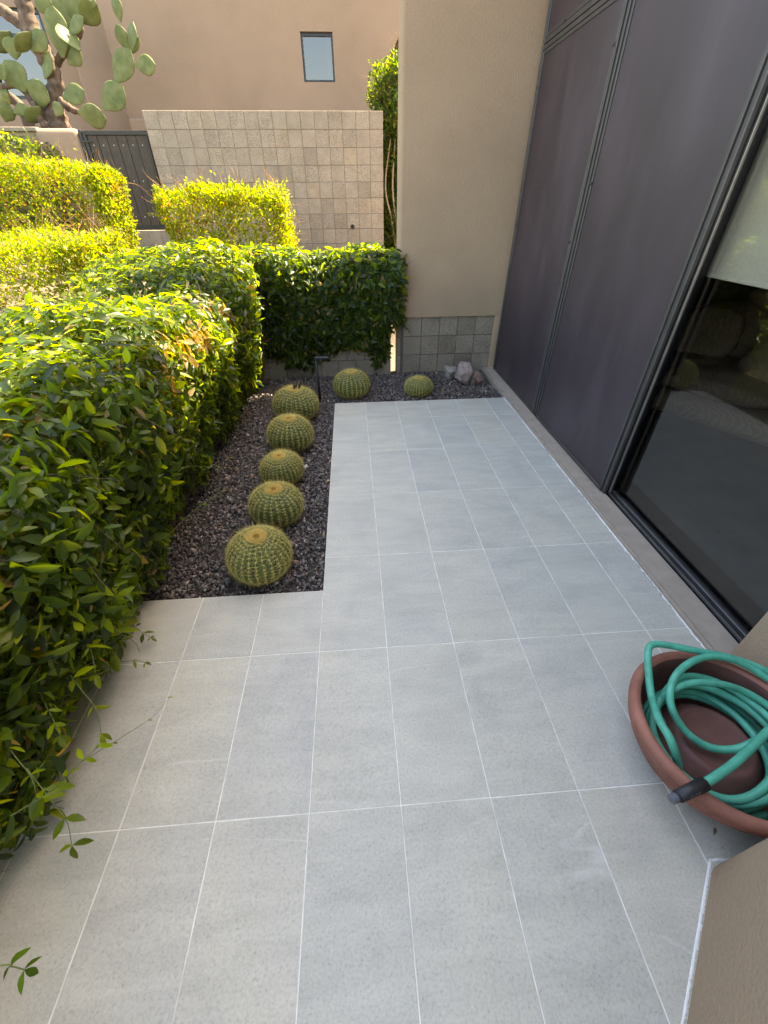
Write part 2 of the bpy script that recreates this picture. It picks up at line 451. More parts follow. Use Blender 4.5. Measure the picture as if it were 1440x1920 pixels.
# ---- tiled patio: grout bed with separate tiles
TW, TL, G = .305, .61, .0036
patio = struct(put('patio', bpy.data.meshes.new('patio'), None))
bm = bmesh.new()
def add_quad(bm, pts):
    bm.faces.new([bm.verts.new(p_) for p_ in pts])
def grout_slab(bm, x0, x1, y0, y1):
    a = [bm.verts.new(p_) for p_ in ((x0, y0, -.055), (x1, y0, -.055), (x1, y1, -.055), (x0, y1, -.055))]
    t = [bm.verts.new(p_) for p_ in ((x0, y0, -.0012), (x1, y0, -.0012), (x1, y1, -.0012), (x0, y1, -.0012))]
    bm.faces.new(t)
    for k in range(4): bm.faces.new((a[k], a[(k + 1) % 4], t[(k + 1) % 4], t[k]))
FAR, BED = 3.455, .972
grout_slab(bm, .0, 1.725, BED + .0, FAR)
grout_slab(bm, -.975, 1.725, -1.83, BED)
bm.to_mesh(patio.data); bm.free(); patio.data.materials.append(M['grout'])
tile_cache = {}
def tile(x0, x1, y0, y1):
    w, l = round(x1 - x0 - G, 4), round(y1 - y0 - G, 4)
    if w < .02 or l < .02: return
    k = (w, l)
    if k not in tile_cache:
        me = box_me(-w / 2, w / 2, -l / 2, l / 2, -.05, 0, .0012, 1, 'tile'); me.materials.append(M['tile']); tile_cache[k] = me
    o = put('tile', tile_cache[k], None, patio, ((x0 + x1) / 2, (y0 + y1) / 2, random.uniform(-.0004, .0004)))
    o.rotation_euler = (random.uniform(-1, 1) * .0008, random.uniform(-1, 1) * .0015, 0)
colx = [-.975, -.915, -.61, -.305, 0, .305, .61, .915, 1.22, 1.525, 1.725]
rowy = [-1.83, -1.22, -.61, 0, .61, 1.22, 1.83, 2.44, 3.05, FAR]
for i in range(len(colx) - 1):
    for j in range(len(rowy) - 1):
        x0, x1, y0, y1 = colx[i], colx[i + 1], rowy[j], rowy[j + 1]
        if x1 <= .001:
            if y0 >= BED: continue
            y1 = min(y1, BED)
        tile(x0, x1, y0, y1)

# ---- gravel bed
struct(put('planting_bed', box_me(-1.05, 1.80, BED, 4.40, -.30, -.045, 0, 1, 'planting_bed'), M['soil']))
def stones(n, sampler, size, seed):
    r_ = np.random.default_rng(seed)
    ico = np.array([(1, 0, 0), (-1, 0, 0), (0, 1, 0), (0, -1, 0), (0, 0, 1), (0, 0, -1)], float)
    tri = np.array([(0, 2, 4), (2, 1, 4), (1, 3, 4), (3, 0, 4), (2, 0, 5), (1, 2, 5), (3, 1, 5), (0, 3, 5)])
    # chipped octahedra: split every vertex off randomly for an angular look
    P = sampler(n, r_)
    s = size * r_.lognormal(0, .33, n)
    sc = np.stack([s * r_.uniform(.8, 1.5, n), s * r_.uniform(.7, 1.1, n), s * r_.uniform(.4, .75, n)], 1)
    Vv = ico[None] * sc[:, None] * r_.uniform(.65, 1.15, (n, 6, 3)) + r_.normal(0, .22, (n, 6, 3)) * s[:, None, None]
    q = r_.normal(size=(n, 4)); q[:, 1:3] *= .45; q /= np.linalg.norm(q, axis=1)[:, None]
    a, b, c, d = q.T
    Rm = np.stack([1 - 2 * (c * c + d * d), 2 * (b * c - a * d), 2 * (b * d + a * c), 2 * (b * c + a * d), 1 - 2 * (b * b + d * d), 2 * (c * d - a * b), 2 * (b * d - a * c), 2 * (c * d + a * b), 1 - 2 * (b * b + c * c)], 1).reshape(n, 3, 3)
    Vv = np.einsum('nij,nkj->nki', Rm, Vv) + P[:, None]
    Fv = tri[None] + (np.arange(n) * 6)[:, None, None]
    pal = np.array([(.15, .125, .115), (.11, .094, .09), (.2, .168, .15), (.075, .065, .062), (.28, .24, .21), (.21, .14, .10), (.13, .118, .122)])
    ci = r_.choice(len(pal), n, p=[.3, .22, .15, .15, .06, .05, .07])
    col = pal[ci] * r_.uniform(.85, 1.65, (n, 1))
    wh = r_.random(n) < .006; col[wh] = (.5, .46, .4)
    col = np.concatenate([col, np.ones((n, 1))], 1)
    return Vv.reshape(-1, 3), Fv.reshape(-1, 3), np.repeat(col, 6, 0)
def bed_sampler(n, r_):
    k = r_.random(n) < .64
    x = np.where(k, r_.uniform(-1.0, -.004, n), r_.uniform(-.004, 1.735, n))
    y = np.where(k, r_.uniform(BED + .004, 4.36, n), r_.uniform(FAR + .006, 4.36, n))
    return np.stack([x, y, -.036 + r_.uniform(0, .022, n) + .006 * np.sin(x * 9 + y * 7)], 1)
V, F, cl = stones(33000, bed_sampler, .0088, 5)
lim = (V[:, 0] > -.006) & (V[:, 1] < FAR + .006) & (V[:, 1] > BED)
V[lim & (V[:, 0] < .08), 0] = -.006
lim2 = (V[:, 1] < BED + .004); V[lim2, 1] = BED + .004
lim3 = (V[:, 0] > 0) & (V[:, 1] < FAR + .005); V[lim3, 1] = FAR + .005
g_ob = put('gravel', fast('gravel', V, F, False, cl), M['gravel']); tag(g_ob, "dark purple-grey crushed rock filling the cactus bed", "gravel", kind="stuff")

# ================================================================== HOUSE ON THE RIGHT
HH, HN = 4.8, 5.6                             # unseen wall tops, far and near; heights and step set to shade patio and hedge
WX = 1.845                                    # outer plane of the window screens
house = thing('house_wall', (1.735, 2.0, 0), "taupe stucco house wall holding the screened windows and glass door", "wall")
extrude_poly('stucco_pier', [(1.735, -2.2), (1.735, .415), (1.99, .445), (5.0, .445), (5.0, -2.2)], -.05, HN, M['stucco'], house, .02, 3)
box('unseen_upper_wall', 1.80, 5.0, .446, 3.15, 3.02, HN - .01, M['stucco'], house)  # out of view, raised to cast the shade on patio and hedge
box('unseen_upper_wall', 1.80, 5.0, 3.151, 4.328, 3.02, HH - .01, M['stucco'], house)  # out of view, kept lower so sun reaches the far hedge top
curb = extrude_poly('curb', [(1.731, .42), (WX + .02, .45), (WX + .02, 4.328), (1.731, 4.328)], -.05, .03, M['stucco_curb'], house)
bmx = bmesh.new(); bmx.from_mesh(curb.data)
bmesh.ops.bevel(bmx, geom=[e for e in bmx.edges if all(v.co.z > .02 and v.co.x < 1.74 for v in e.verts)], offset=.013, segments=2, affect='EDGES'); bmx.to_mesh(curb.data); bmx.free()
def wavy_strip(name, p0, p1, w, mat, parent, n=90, z=.004, amp=.002, seed=1, side=1):
    r_ = np.random.default_rng(seed); p0, p1 = np.array(p0), np.array(p1); d = (p1 - p0); L_ = np.linalg.norm(d); d /= L_; nn = np.array([-d[1], d[0]]) * side
    t = np.linspace(0, L_, n); e1 = r_.normal(0, amp * .35, n); e2 = w + r_.normal(0, amp, n) + amp * np.sin(t * 9)
    e2 = np.clip(e2, w * .35, None)
    A = p0 + d * t[:, None] + nn * e1[:, None]; B = p0 + d * t[:, None] + nn * e2[:, None]; Mi = (A + B) / 2
    V = np.concatenate([np.c_[A, np.full(n, .0008)], np.c_[Mi, np.full(n, z)], np.c_[B, np.full(n, .0009)]])
    i = np.arange(n - 1); F = np.concatenate([np.stack([i, i + 1, i + 1 + n, i + n], 1), np.stack([i + n, i + n + 1, i + 1 + 2 * n, i + 2 * n], 1)])
    return put(name, fast(name, V, F, True), mat, parent)
wavy_strip('caulk', (1.733, .43), (1.733, FAR), .008, M['caulk'], house, 200, .004, .0025, 3, 1)

# block inset and stucco column at the end of the patio
CY = 4.33
colm = thing('stucco_column', (1.3, CY + .5, 0), "tall taupe stucco wall end with rounded corner at the far end of the patio", "wall")
extrude_poly('stucco_body', [(.706, CY), (1.905, CY), (1.905, CY + .18), (5.0, CY + .18), (5.0, CY + .20), (.706, CY + .20)], .595, HH, M['stucco'], colm, .045, 5)
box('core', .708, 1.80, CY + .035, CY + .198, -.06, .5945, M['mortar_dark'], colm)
extrude_poly('stucco_return', [(1.80, CY + .001), (1.905, CY + .001), (1.905, CY + .19), (1.80, CY + .19)], -.06, .5948, M['stucco'], colm, .012, 3)
BW = .2042
bme = box_me(-BW / 2 + .0025, BW / 2 - .0025, -.05, .05, -BW / 2 + .0025, BW / 2 - .0025, .003, 1, 'block'); bme.materials.append(M['block'])
half = box_me(-.05 + .0025, .05 - .0025, -.05, .05, -BW / 2 + .0025, BW / 2 - .0025, .003, 1, 'block'); half.materials.append(M['block'])
INSET = {}
for r_ in range(3):
    z = .5945 - BW * (r_ + .5) + .0
    for c_ in range(5):
        x = 1.80 - BW * (c_ + .5)
        INSET[(r_, c_)] = put('block', bme, None, colm, (x, CY + .075 + random.uniform(-.002, .002), z))
    put('block', half, None, colm, (.729, CY + .075, z)).scale = (.42, 1, 1)
# small dark form-tie marks cast in the middle of each block face
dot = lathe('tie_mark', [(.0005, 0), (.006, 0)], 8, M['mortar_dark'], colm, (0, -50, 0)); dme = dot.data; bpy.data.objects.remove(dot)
for r_ in range(3):
    for c_ in range(4):
        o = put('tie_mark', dme, None, INSET[(r_, c_)], (1.80 - BW * (c_ + .5) + .012, CY + .0225, .5945 - BW * (r_ + .5))); o.rotation_euler = (R(90), 0, 0)

# angled pier at the lower right
pier = thing('stucco_pier', (1.35, -.6, 0), "taupe stucco wall corner cut at an angle in the lower right", "wall")
extrude_poly('stucco_body', [(1.233, -.222), (.35, -1.117), (.35, -2.2), (1.7, -2.2), (1.7, -.226)], -.05, 3.15, M['stucco'], pier, .022, 4)
wavy_strip('caulk', (1.226, -.212), (.70, -.746), .008, M['caulk'], pier, 260, .004, .0012, 5, 1)
wavy_strip('caulk', (1.226, -.214), (1.30, -.219), .007, M['caulk'], pier, 12, .005, .001, 6, 1)

# ---- sun screens on the windows
def screen_panel(label, y0, y1, z0, z1, clips, xo=0.0):
    t = thing('sun_screen', (WX + xo, (y0 + y1) / 2, z0), label, "window screen", "sun screens on the house")
    x0 = WX + xo; fw = .024
    cloth_ = box('mesh_cloth', x0 + .006, x0 + .012, y0 + fw - .004, y1 - fw + .004, z0 + fw - .004, z1 - fw + .004, M['screen'], t)
    for n_, a in (('frame_bar', (y0, y0 + fw, z0, z1)), ('frame_bar', (y1 - fw, y1, z0, z1)), ('frame_bar', (y0 + fw, y1 - fw, z0, z0 + fw)), ('frame_bar', (y0 + fw, y1 - fw, z1 - fw, z1))):
        box(n_, x0, x0 + .018, a[0], a[1], a[2], a[3], M['frame'], t, .002)
    # spline bead that holds the cloth
    for a in ((y0 + fw - .003, y0 + fw + .003, z0 + fw, z1 - fw), (y1 - fw - .003, y1 - fw + .003, z0 + fw, z1 - fw)):
        box('bead', x0 + .003, x0 + .0085, a[0], a[1], a[2], a[3], M['black'], cloth_)
    for (cy_, cz_) in clips:
        box('clip', x0 - .006, x0 + .004, cy_ - .012, cy_ + .012, cz_ - .008, cz_ + .008, M['black_plastic'], t, .002)
    return t
screen_panel("dark purple-grey screen panel nearest the stucco column, below the crossbar", 2.995, 4.235, .034, 2.555, [(3.0, 2.337), (3.005, 1.36), (4.225, 2.348), (4.225, 1.418)])
screen_panel("small dark screen panel above the crossbar at the top of the photo", 2.995, 4.235, 2.625, 3.02, [(3.87, 2.632)])
screen_panel("wide purple-grey screen panel beside the sliding glass door", 1.692, 2.885, .034, 2.62, [(2.872, 1.692)], -.006)
wf = thing('window_frame', (WX + .04, 3.0, 0), "dark bronze window frame between the two tall screens", "window frame")
box('mullion', WX + .010, WX + .09, 2.887, 2.990, .03, 3.02, M['black'], wf)
box('mullion_edge', WX - .004, WX + .0095, 2.960, 2.984, .033, 3.02, M['frame'], wf, .002)
box('mullion_edge', WX - .002, WX + .0095, 2.915, 2.940, .033, 3.02, M['frame'], wf, .002)
box('crossbar', WX - .004, WX + .03, 2.996, 4.235, 2.557, 2.585, M['frame'], wf, .002)
box('crossbar', WX - .002, WX + .03, 2.996, 4.235, 2.592, 2.622, M['frame'], wf, .002)
box('crossbar', WX + .0, WX + .03, 1.694, 2.886, 2.624, 2.66, M['frame_lt'], wf, .002)
box('jamb', WX - .004, WX + .06, 4.238, 4.262, .03, 3.02, M['frame'], wf, .002)
box('sill', WX + .002, WX + .08, 1.70, 4.235, .0305, .0335, M['black'], wf)
box('backing', WX + .05, WX + .10, 1.745, 4.3, .034, 3.02, M['black'], wf)
box('backing', WX + .05, WX + .10, .46, 1.744, 2.5, 3.02, M['black'], wf)

# ---- sliding glass door
dr = thing('sliding_door', (WX + .08, 1.05, 0), "sliding glass door with black track and bronze stile at the right edge", "door")
box('stile', WX + .004, WX + .026, 1.662, 1.690, .031, 2.6, M['frame'], dr, .003)
box('stile', WX + .028, WX + .046, 1.676, 1.715, .031, 2.6, M['black'], dr, .002)  # black strip stands in for the shaded gap between the stiles
box('stile', WX + .047, WX + .062, 1.668, 1.690, .031, 2.6, M['frame_lt'], dr, .003)
box('stile', WX + .063, WX + .12, 1.690, 1.74, .031, 2.6, M['black'], dr, .003)
box('bottom_rail', WX + .075, WX + .112, .446, 1.689, .012, .040, M['frame'], dr, .003)
box('glass_pane', WX + .090, WX + .096, .446, 1.689, .0405, 2.5, M['glass'], dr)
box('track_base', WX + .021, WX + .18, .445, 1.69, -.02, .006, M['black'], dr)
for xx, hh, mm in ((WX + .024, .026, 'frame_lt'), (WX + .044, .018, 'black'), (WX + .060, .022, 'frame_lt'), (WX + .070, .014, 'frame')):
    box('track_rail', xx, xx + .0035, .446, 1.69, .0062, hh, M[mm], dr)
# ---- room behind the glass
room = thing('living_room', (3.4, 1.8, 0), "dim room seen through the sliding glass door", "room")
box('floor', WX + .181, 5.0, .446, 4.62, -.05, .004, M['roomfloor'], room)
box('wall', 4.9, 5.0, .446, 4.62, .004, 3.02, M['room'], room)
box('wall', WX + .181, 4.9, 4.60, 4.63, .004, 3.02, M['room'], room)
box('ceiling', WX + .181, 4.9, .446, 4.6, 2.9, 3.02, M['room'], room)
rs = thing('roller_shade', (2.01, 1.0, 2.5), "cream roller shade half lowered behind the glass door", "window shade")
box('cloth', 2.00, 2.003, .47, 2.05, 1.315, 2.6, M['shade'], rs)
box('hem_bar', 1.994, 2.009, .47, 2.05, 1.297, 1.3148, M['shade'], rs, .003)

# ================================================================== LOW VINE WALLS
def block_wall(label, p0, p1, thick, z0, nz, mat, bw=.406, bh=.203, name='block_wall', side=1):
    """running wall of separate blocks along x or y"""
    t = thing(name, ((p0[0] + p1[0]) / 2, (p0[1] + p1[1]) / 2, z0), label, "wall")
    alongx = abs(p1[0] - p0[0]) > abs(p1[1] - p0[1])
    L_ = abs(p1[0] - p0[0]) if alongx else abs(p1[1] - p0[1])
    n = int(L_ / bw); 
    def dims(w): return (w, thick) if alongx else (thick, w)
    cache = {}
    H = nz * bh
    dx, dy = dims(L_ - .012); cx_, cy_ = (p0[0] + p1[0]) / 2, (p0[1] + p1[1]) / 2
    k = thick / 2 - .004
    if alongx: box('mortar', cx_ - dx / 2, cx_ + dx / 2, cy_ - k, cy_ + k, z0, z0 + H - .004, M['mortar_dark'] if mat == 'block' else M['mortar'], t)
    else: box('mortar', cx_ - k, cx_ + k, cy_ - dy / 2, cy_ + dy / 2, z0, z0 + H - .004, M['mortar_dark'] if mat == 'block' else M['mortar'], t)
    for r_ in range(nz):
        off = 0 if r_ % 2 == 0 else -bw / 2
        s = off
        while s < L_ - .01:
            a, b = max(s, 0), min(s + bw, L_); s += bw
            w = round(b - a - .005, 4)
            if w < .02: continue
            if w not in cache:
                ex, ey = dims(w)
                me = box_me(-ex / 2, ex / 2, -ey / 2, ey / 2, -bh / 2 + .0025, bh / 2 - .0025, .004, 1, 'block'); me.materials.append(M[mat]); cache[w] = me
            c_ = (a + b) / 2; j = random.uniform(-.002, .002)
            if alongx: loc = (min(p0[0], p1[0]) + c_, cy_ + j, z0 + bh * (r_ + .5))
            else: loc = (cx_ + j, min(p0[1], p1[1]) + c_, z0 + bh * (r_ + .5))
            put('block', cache[w], None, t, loc)
    return t
block_wall("low grey block wall hidden under the long left vine hedge", (-1.09, -1.8), (-1.09, 4.55), .2, -.05, 5, 'block')
block_wall("low grey block wall behind the cacti, ending at the light slit", (-.985, CY + .09), (.638, CY + .09), .19, -.05, 5, 'block', .203, .203)

# ================================================================== FOLIAGE
# leaf template: t along, s across (units of half width), h lift
LT = np.array([(0, 0, 0), (.26, -.74, .10), (.26, 0, 0), (.26, .74, .10), (.52, -1, .13), (.52, 0, 0), (.52, 1, .13), (.80, -.58, .08), (.80, 0, 0), (.80, .58, .08), (1, 0, 0)])
LF = np.array([(0, 2, 1), (0, 3, 2), (1, 2, 5), (1, 5, 4), (2, 3, 6), (2, 6, 5), (4, 5, 8), (4, 8, 7), (5, 6, 9), (5, 9, 8), (7, 8, 10), (8, 9, 10)])
ST = np.array([(0, 0, 0), (.45, -1, .1), (.5, 0, -.04), (.45, 1, .1), (1, 0, 0)])
SF = np.array([(0, 2, 1), (0, 3, 2), (1, 2, 4), (2, 3, 4)])
def norm(a): return a / (np.linalg.norm(a, axis=-1, keepdims=True) + 1e-9)
def leaf_geo(P, A, Nn, L_, W_, T, Ft, droop=.22):
    A = norm(A); Nn = norm(Nn - A * (Nn * A).sum(-1, keepdims=True)); B = np.cross(Nn, A)
    t, s, h = T[:, 0], T[:, 1], T[:, 2]
    hh = h[None] * W_[:, None] * 2.2 - (droop * t ** 2)[None] * L_[:, None]
    V = P[:, None] + A[:, None] * (t[None, :, None] * L_[:, None, None]) + B[:, None] * (s[None, :, None] * W_[:, None, None]) + Nn[:, None] * hh[..., None]
    F = Ft[None] + (np.arange(len(P)) * len(T))[:, None, None]
    return V.reshape(-1, 3), F.reshape(-1, 3)
def leaf_cols(n, pal, prob, r_, jit=.25):
    pal = np.array(pal); c = pal[r_.choice(len(pal), n, p=prob)] * r_.uniform(1 - jit, 1 + jit, (n, 1))
    return np.concatenate([c, np.ones((n, 1))], 1)
VINE = [(.055, .098, .024), (.028, .056, .016), (.09, .138, .025), (.16, .205, .03), (.30, .225, .13)]
VINEP = [.42, .27, .2, .085, .025]
def surface_points(n, param, r_):
    """param(u,v)->point; returns points with outward normals by finite differences"""
    u, v = r_.random(n), r_.random(n); e = 2e-3
    p_ = param(u, v); du = param(u + e, v) - p_; dv = param(u, v + e) - p_
    return p_, norm(np.cross(du, dv)), u, v

def vine_leaves(nclus, param, r_, Lm=.072, depth=.10, flop=.35, perc=(3, 6), sizefun=None):
    p_, nn, u, v = surface_points(nclus, param, r_)
    off = -np.abs(r_.normal(0, depth * .55, nclus)) + .03
    base = p_ + nn * off[:, None]
    k = r_.integers(perc[0], perc[1], nclus)
    idx = np.repeat(np.arange(nclus), k); n = len(idx)
    nn2 = nn[idx]
    down = np.array([0, 0, -1.0])
    tang = r_.normal(size=(n, 3)); tang = norm(tang - nn2 * (tang * nn2).sum(1, keepdims=True))
    A = norm(tang * .8 + nn2 * r_.uniform(-.05, .6, (n, 1)) + down * r_.uniform(.05, .9, (n, 1)) * (1 - .55 * np.clip(nn2[:, 2:3], 0, 1)))
    Nl = norm(nn2 * .8 + np.array([0, 0, flop]) + r_.normal(0, .55, (n, 3)))
    P = base[idx] + tang * r_.uniform(0, .03, (n, 1)) + r_.normal(0, .012, (n, 3))
    L_ = Lm * np.clip(r_.lognormal(0, .38, n), .4, 1.75); W_ = L_ * r_.uniform(.15, .22, n)
    if sizefun is not None:
        f = sizefun(P); L_ *= f; W_ *= f
    return P, A, Nl, L_, W_

# ---- long left hedge
YZ = np.array([(-2.2, 1.0), (0, 1.02), (1.0, 1.07), (1.9, 1.14), (2.4, 1.10), (2.8, .96), (3.1, 1.05), (3.5, 1.22), (3.9, 1.28), (4.3, 1.25), (4.6, 1.2)])
def hedgeA(u, v):
    y = -1.6 + 6.05 * u
    zt = np.interp(y, YZ[:, 0], YZ[:, 1])
    # cross-section polyline: lower right -> bulge -> crown -> left
    s = np.clip(v, 0, 1.01)
    cx_ = np.interp(s, [0, .12, .30, .42, .52, .62, .75, 1.0], [-.93, -.86, -.78, -.73, -.82, -1.05, -1.40, -2.0])
    cz_ = np.interp(s, [0, .12, .30, .42, .52, .62, .75, 1.0], [.10, .27, .55, .80, .955, 1.0, 1.0, .93]) * (zt / 1.0)
    cz_ = np.where(s < .3, np.interp(s, [0, .12, .30], [.10, .27, .55]), cz_)
    P = np.stack([cx_, y, cz_], -1)
    d = smoothnoise(P * np.array([1, 1, 1]), .75, 3, 3) * .075
    # outward displacement, mainly to the right and up
    P[..., 0] += d * np.where(s < .5, 1, -.1) + .03 * np.sin(y * 2.3) * (s < .5)
    P[..., 2] += d * np.where(s > .4, .9, .2)
    return P
rA = np.random.default_rng(21)
def dens_param(u, v): return hedgeA(u, v)
# outward normal: du = +y, dv = up/left -> cross(du,dv) = outward?  checked by sign
tp, tn, _, _ = surface_points(200, hedgeA, np.random.default_rng(1))
flipA = -1 if tn[tp[:, 2] > .98][:, 2].mean() < 0 else 1
def oriented(param):
    tp, tn, _, _ = surface_points(400, param, np.random.default_rng(1))
    c_ = tp.mean(0); s_ = ((tp - c_) * tn).sum(1).mean()
    if s_ >= 0: return param
    return lambda u, v: param(1 - u, v)
hA = hedgeA if flipA > 0 else (lambda u, v: hedgeA(1 - u, v))
hedge_left = thing('vine_hedge', (-1.1, 1.4, 0), "long dark green vine hedge along the left of the gravel bed, sunlit on top", "hedge")
P1 = vine_leaves(14500, hA, rA, .053, .14)
P2 = vine_leaves(5500, hA, rA, .05, .28, perc=(2, 4))
Pc = [np.concatenate([a, b]) for a, b in zip(P1, P2)]
keep = (Pc[0][:, 2] > .05)
Pc = [a[keep] for a in Pc]
colA = leaf_cols(len(Pc[0]), VINE, [.36, .22, .24, .15, .03], rA, .35)
# dead tan leaves gather in patches along the crown
dn = smoothnoise(Pc[0], .5, 17, 2); dead = (dn > .55) & (Pc[0][:, 2] > .78) & (Pc[0][:, 2] < 1.02) & (rA.random(len(dn)) < .5)
colA[dead, :3] = np.array([.30, .22, .13]) * rA.uniform(.6, 1.2, (dead.sum(), 1))
# the 300 leaves that show largest become leaves of their own
px, py, dep = proj(Pc[0])
inside = (px > 0) & (px < 1440) & (py > 0) & (py < 1920) & (dep > .1)
vd = norm(CAM - Pc[0])
depth_in = -( (Pc[0] - np.array([-1.25, 0, .45])) * np.array([1, 0, 1]) )
outer = norm(np.c_[Pc[0][:, 0] + 1.25, 0 * py, Pc[0][:, 2] - .45])
rad = np.hypot(Pc[0][:, 0] + 1.25, Pc[0][:, 2] - .45)
score = np.where(inside, Pc[3] / np.maximum(dep, .1), 0) * np.clip(rad, .3, .8) ** 1.5
top = np.argsort(-score)[:292]
mask = np.ones(len(score), bool); mask[top] = False
V, F = leaf_geo(*[a[mask] for a in Pc], LT, LF)
fo = put('foliage', fast('foliage', V, F, True, np.repeat(colA[mask], len(LT), 0)), M['hedge'], hedge_left); fo["kind"] = "stuff"
unit = []
for c_ in VINE[:4]:
    Vu, Fu = leaf_geo(np.zeros((1, 3)), np.array([[1., 0, 0]]), np.array([[0., 0, 1]]), np.ones(1), np.array([.21]), LT, LF)
    me = fast('leaf', Vu, Fu, True, np.tile([*c_, 1], (len(Vu), 1))); me.materials.append(M['hedge']); unit.append(me)
for i in top:
    a = norm(Pc[1][i]); nn = Pc[2][i] - a * (Pc[2][i] @ a); nn /= np.linalg.norm(nn); b = np.cross(nn, a); L_ = Pc[3][i]
    o = put('leaf', unit[int(rA.choice(4, p=[.4, .2, .28, .12]))], None, hedge_left)
    mw = Matrix([[a[0] * L_, b[0] * L_, nn[0] * L_, Pc[0][i][0]], [a[1] * L_, b[1] * L_, nn[1] * L_, Pc[0][i][1]], [a[2] * L_, b[2] * L_, nn[2] * L_, Pc[0][i][2]], [0, 0, 0, 1]])
    o.matrix_basis = mw

def core_from(param, inset, nu, nv, name, mat, parent):
    u, v = np.meshgrid(np.linspace(0, 1, nu), np.linspace(0, 1, nv)); e = 2e-3
    u, v = u.ravel(), v.ravel()
    p_ = param(u, v); n_ = norm(np.cross(param(u + e, v) - p_, param(u, v + e) - p_))
    Vv = p_ - n_ * inset
    i = np.arange(nv - 1)[:, None] * nu + np.arange(nu - 1)[None]; i = i.ravel()
    return put(name, fast(name, Vv, np.stack([i, i + 1, i + 1 + nu, i + nu], 1), True), mat, parent)
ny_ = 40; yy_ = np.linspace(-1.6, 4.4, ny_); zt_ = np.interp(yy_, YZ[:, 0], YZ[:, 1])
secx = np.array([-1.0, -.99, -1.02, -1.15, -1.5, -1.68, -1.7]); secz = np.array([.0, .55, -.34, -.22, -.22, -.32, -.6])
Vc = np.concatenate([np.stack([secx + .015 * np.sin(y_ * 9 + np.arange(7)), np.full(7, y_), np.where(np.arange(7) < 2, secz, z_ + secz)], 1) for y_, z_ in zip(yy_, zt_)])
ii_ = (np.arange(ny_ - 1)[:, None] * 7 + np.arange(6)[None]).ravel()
put('light_blocking_core', fast('light_blocking_core', Vc, np.stack([ii_, ii_ + 1, ii_ + 8, ii_ + 7], 1), True), M['core'], hedge_left)  # opaque dark core added so no light passes through the hedge

def stems(param, n, r_, length=.5, rad=.0028, amp=.1, off=.01, dirn=None):
    out = []
    p_, nn, u, v = surface_points(n, param, r_)
    for i in range(n):
        d = norm(r_.normal(size=3) + (np.array([0, 0, -.8]) if dirn is None else np.array(dirn)))
        d = norm(d - nn[i] * (d @ nn[i]) * .8)
        k = 6; L_ = length * r_.uniform(.5, 1.3)
        pts = [p_[i] + nn[i] * off]
        for s in range(k):
            d = norm(d + r_.normal(0, .25, 3)); pts.append(pts[-1] + d * L_ / k)
        out.append(tube_geo(np.array(pts), np.linspace(rad, rad * .4, k + 1), 4, False))
    return join_geo(out)
V, F = stems(hA, 520, rA, .3, .002, off=-.03)
put('stems', fast('stems', V, F, True), M['twig'], hedge_left)["kind"] = "stuff"
M['greenstem'] = plain("green vine stem", (.13, .17, .045), .6)
def sprig(parent, pts, leaves, Lm=.06, seed=0, rad=.0018, pal=(.14, .21, .035), name='sprig'):
    r_ = np.random.default_rng(seed)
    path = catmull(pts, 6); V, F = tube_geo(path, np.linspace(rad, rad * .5, len(path)), 5)
    st = put(name, fast(name, V, F, True), M['greenstem'], parent)
    T = np.gradient(path, axis=0); T = norm(T)
    ii = np.linspace(len(path) * .25, len(path) - 1, leaves).astype(int)
    ps, As, Ns, Ls = [], [], [], []
    for i in ii:
        for sgn in (-1, 1):
            side = norm(np.cross(T[i], [0, 0, 1.0])) * sgn
            ps.append(path[i]); As.append(norm(T[i] * .55 + side * .8 + r_.normal(0, .3, 3) + np.array([0, 0, -.15]))); Ns.append(norm(np.array([0, 0, 1.0]) + r_.normal(0, .35, 3)))
            Ls.append(Lm * r_.uniform(.55, 1.25) * (1 - .35 * i / len(path)))
    ps.append(path[-1]); As.append(T[-1]); Ns.append(np.array([0, 0, 1.0])); Ls.append(Lm * .7)
    Ls = np.array(Ls)
    V, F = leaf_geo(np.array(ps), np.array(As), np.array(Ns), Ls, Ls * r_.uniform(.17, .23, len(Ls)), LT, LF)
    col = leaf_cols(len(ps), [pal, tuple(c * .6 for c in pal)], [.6, .4], r_)
    put('sprig_leaves', fast('sprig_leaves', V, F, True, np.repeat(col, len(LT), 0)), M['hedge'], st)
sprig(hedge_left, [at_z(20, 1530, .42), at_z(100, 1480, .33), at_z(150, 1430, .27), at_z(185, 1400, .23)], 4, .055, 1, pal=(.17, .25, .03))
sprig(hedge_left, [at_z(150, 1430, .27), at_z(235, 1378, .17), at_z(285, 1345, .12), at_z(318, 1308, .10)], 3, .018, 2, .0012, pal=(.13, .18, .04))
sprig(hedge_left, [(-.74, -.36, .62), at_z(-20, 1812, .62), at_z(20, 1812, .6), at_z(45, 1818, .58)], 3, .045, 3, pal=(.06, .12, .025))
sprig(hedge_left, [at_z(310, 1010, .3), at_z(360, 960, .25), at_z(395, 935, .22), at_z(418, 920, .2)], 4, .035, 4, .0013)
sprig(hedge_left, [at_z(320, 900, .45), at_z(350, 875, .42), at_z(400, 875, .35), at_z(432, 858, .33)], 4, .03, 5, .0013)
sprig(hedge_left, [at_z(200, 1120, .25), at_z(240, 1160, .14), at_z(265, 1185, .08), at_z(282, 1195, .06)], 4, .05, 6, pal=(.05, .09, .02))
sprig(hedge_left, [at_z(180, 1220, .2), at_z(220, 1240, .1), at_z(255, 1238, .07), at_z(272, 1242, .06)], 3, .04, 7, pal=(.08, .14, .03))
sprig(hedge_left, [at_z(90, 1060, .6), at_z(110, 1120, .52), at_z(105, 1170, .48), at_z(108, 1200, .46)], 4, .045, 8, pal=(.17, .25, .03))
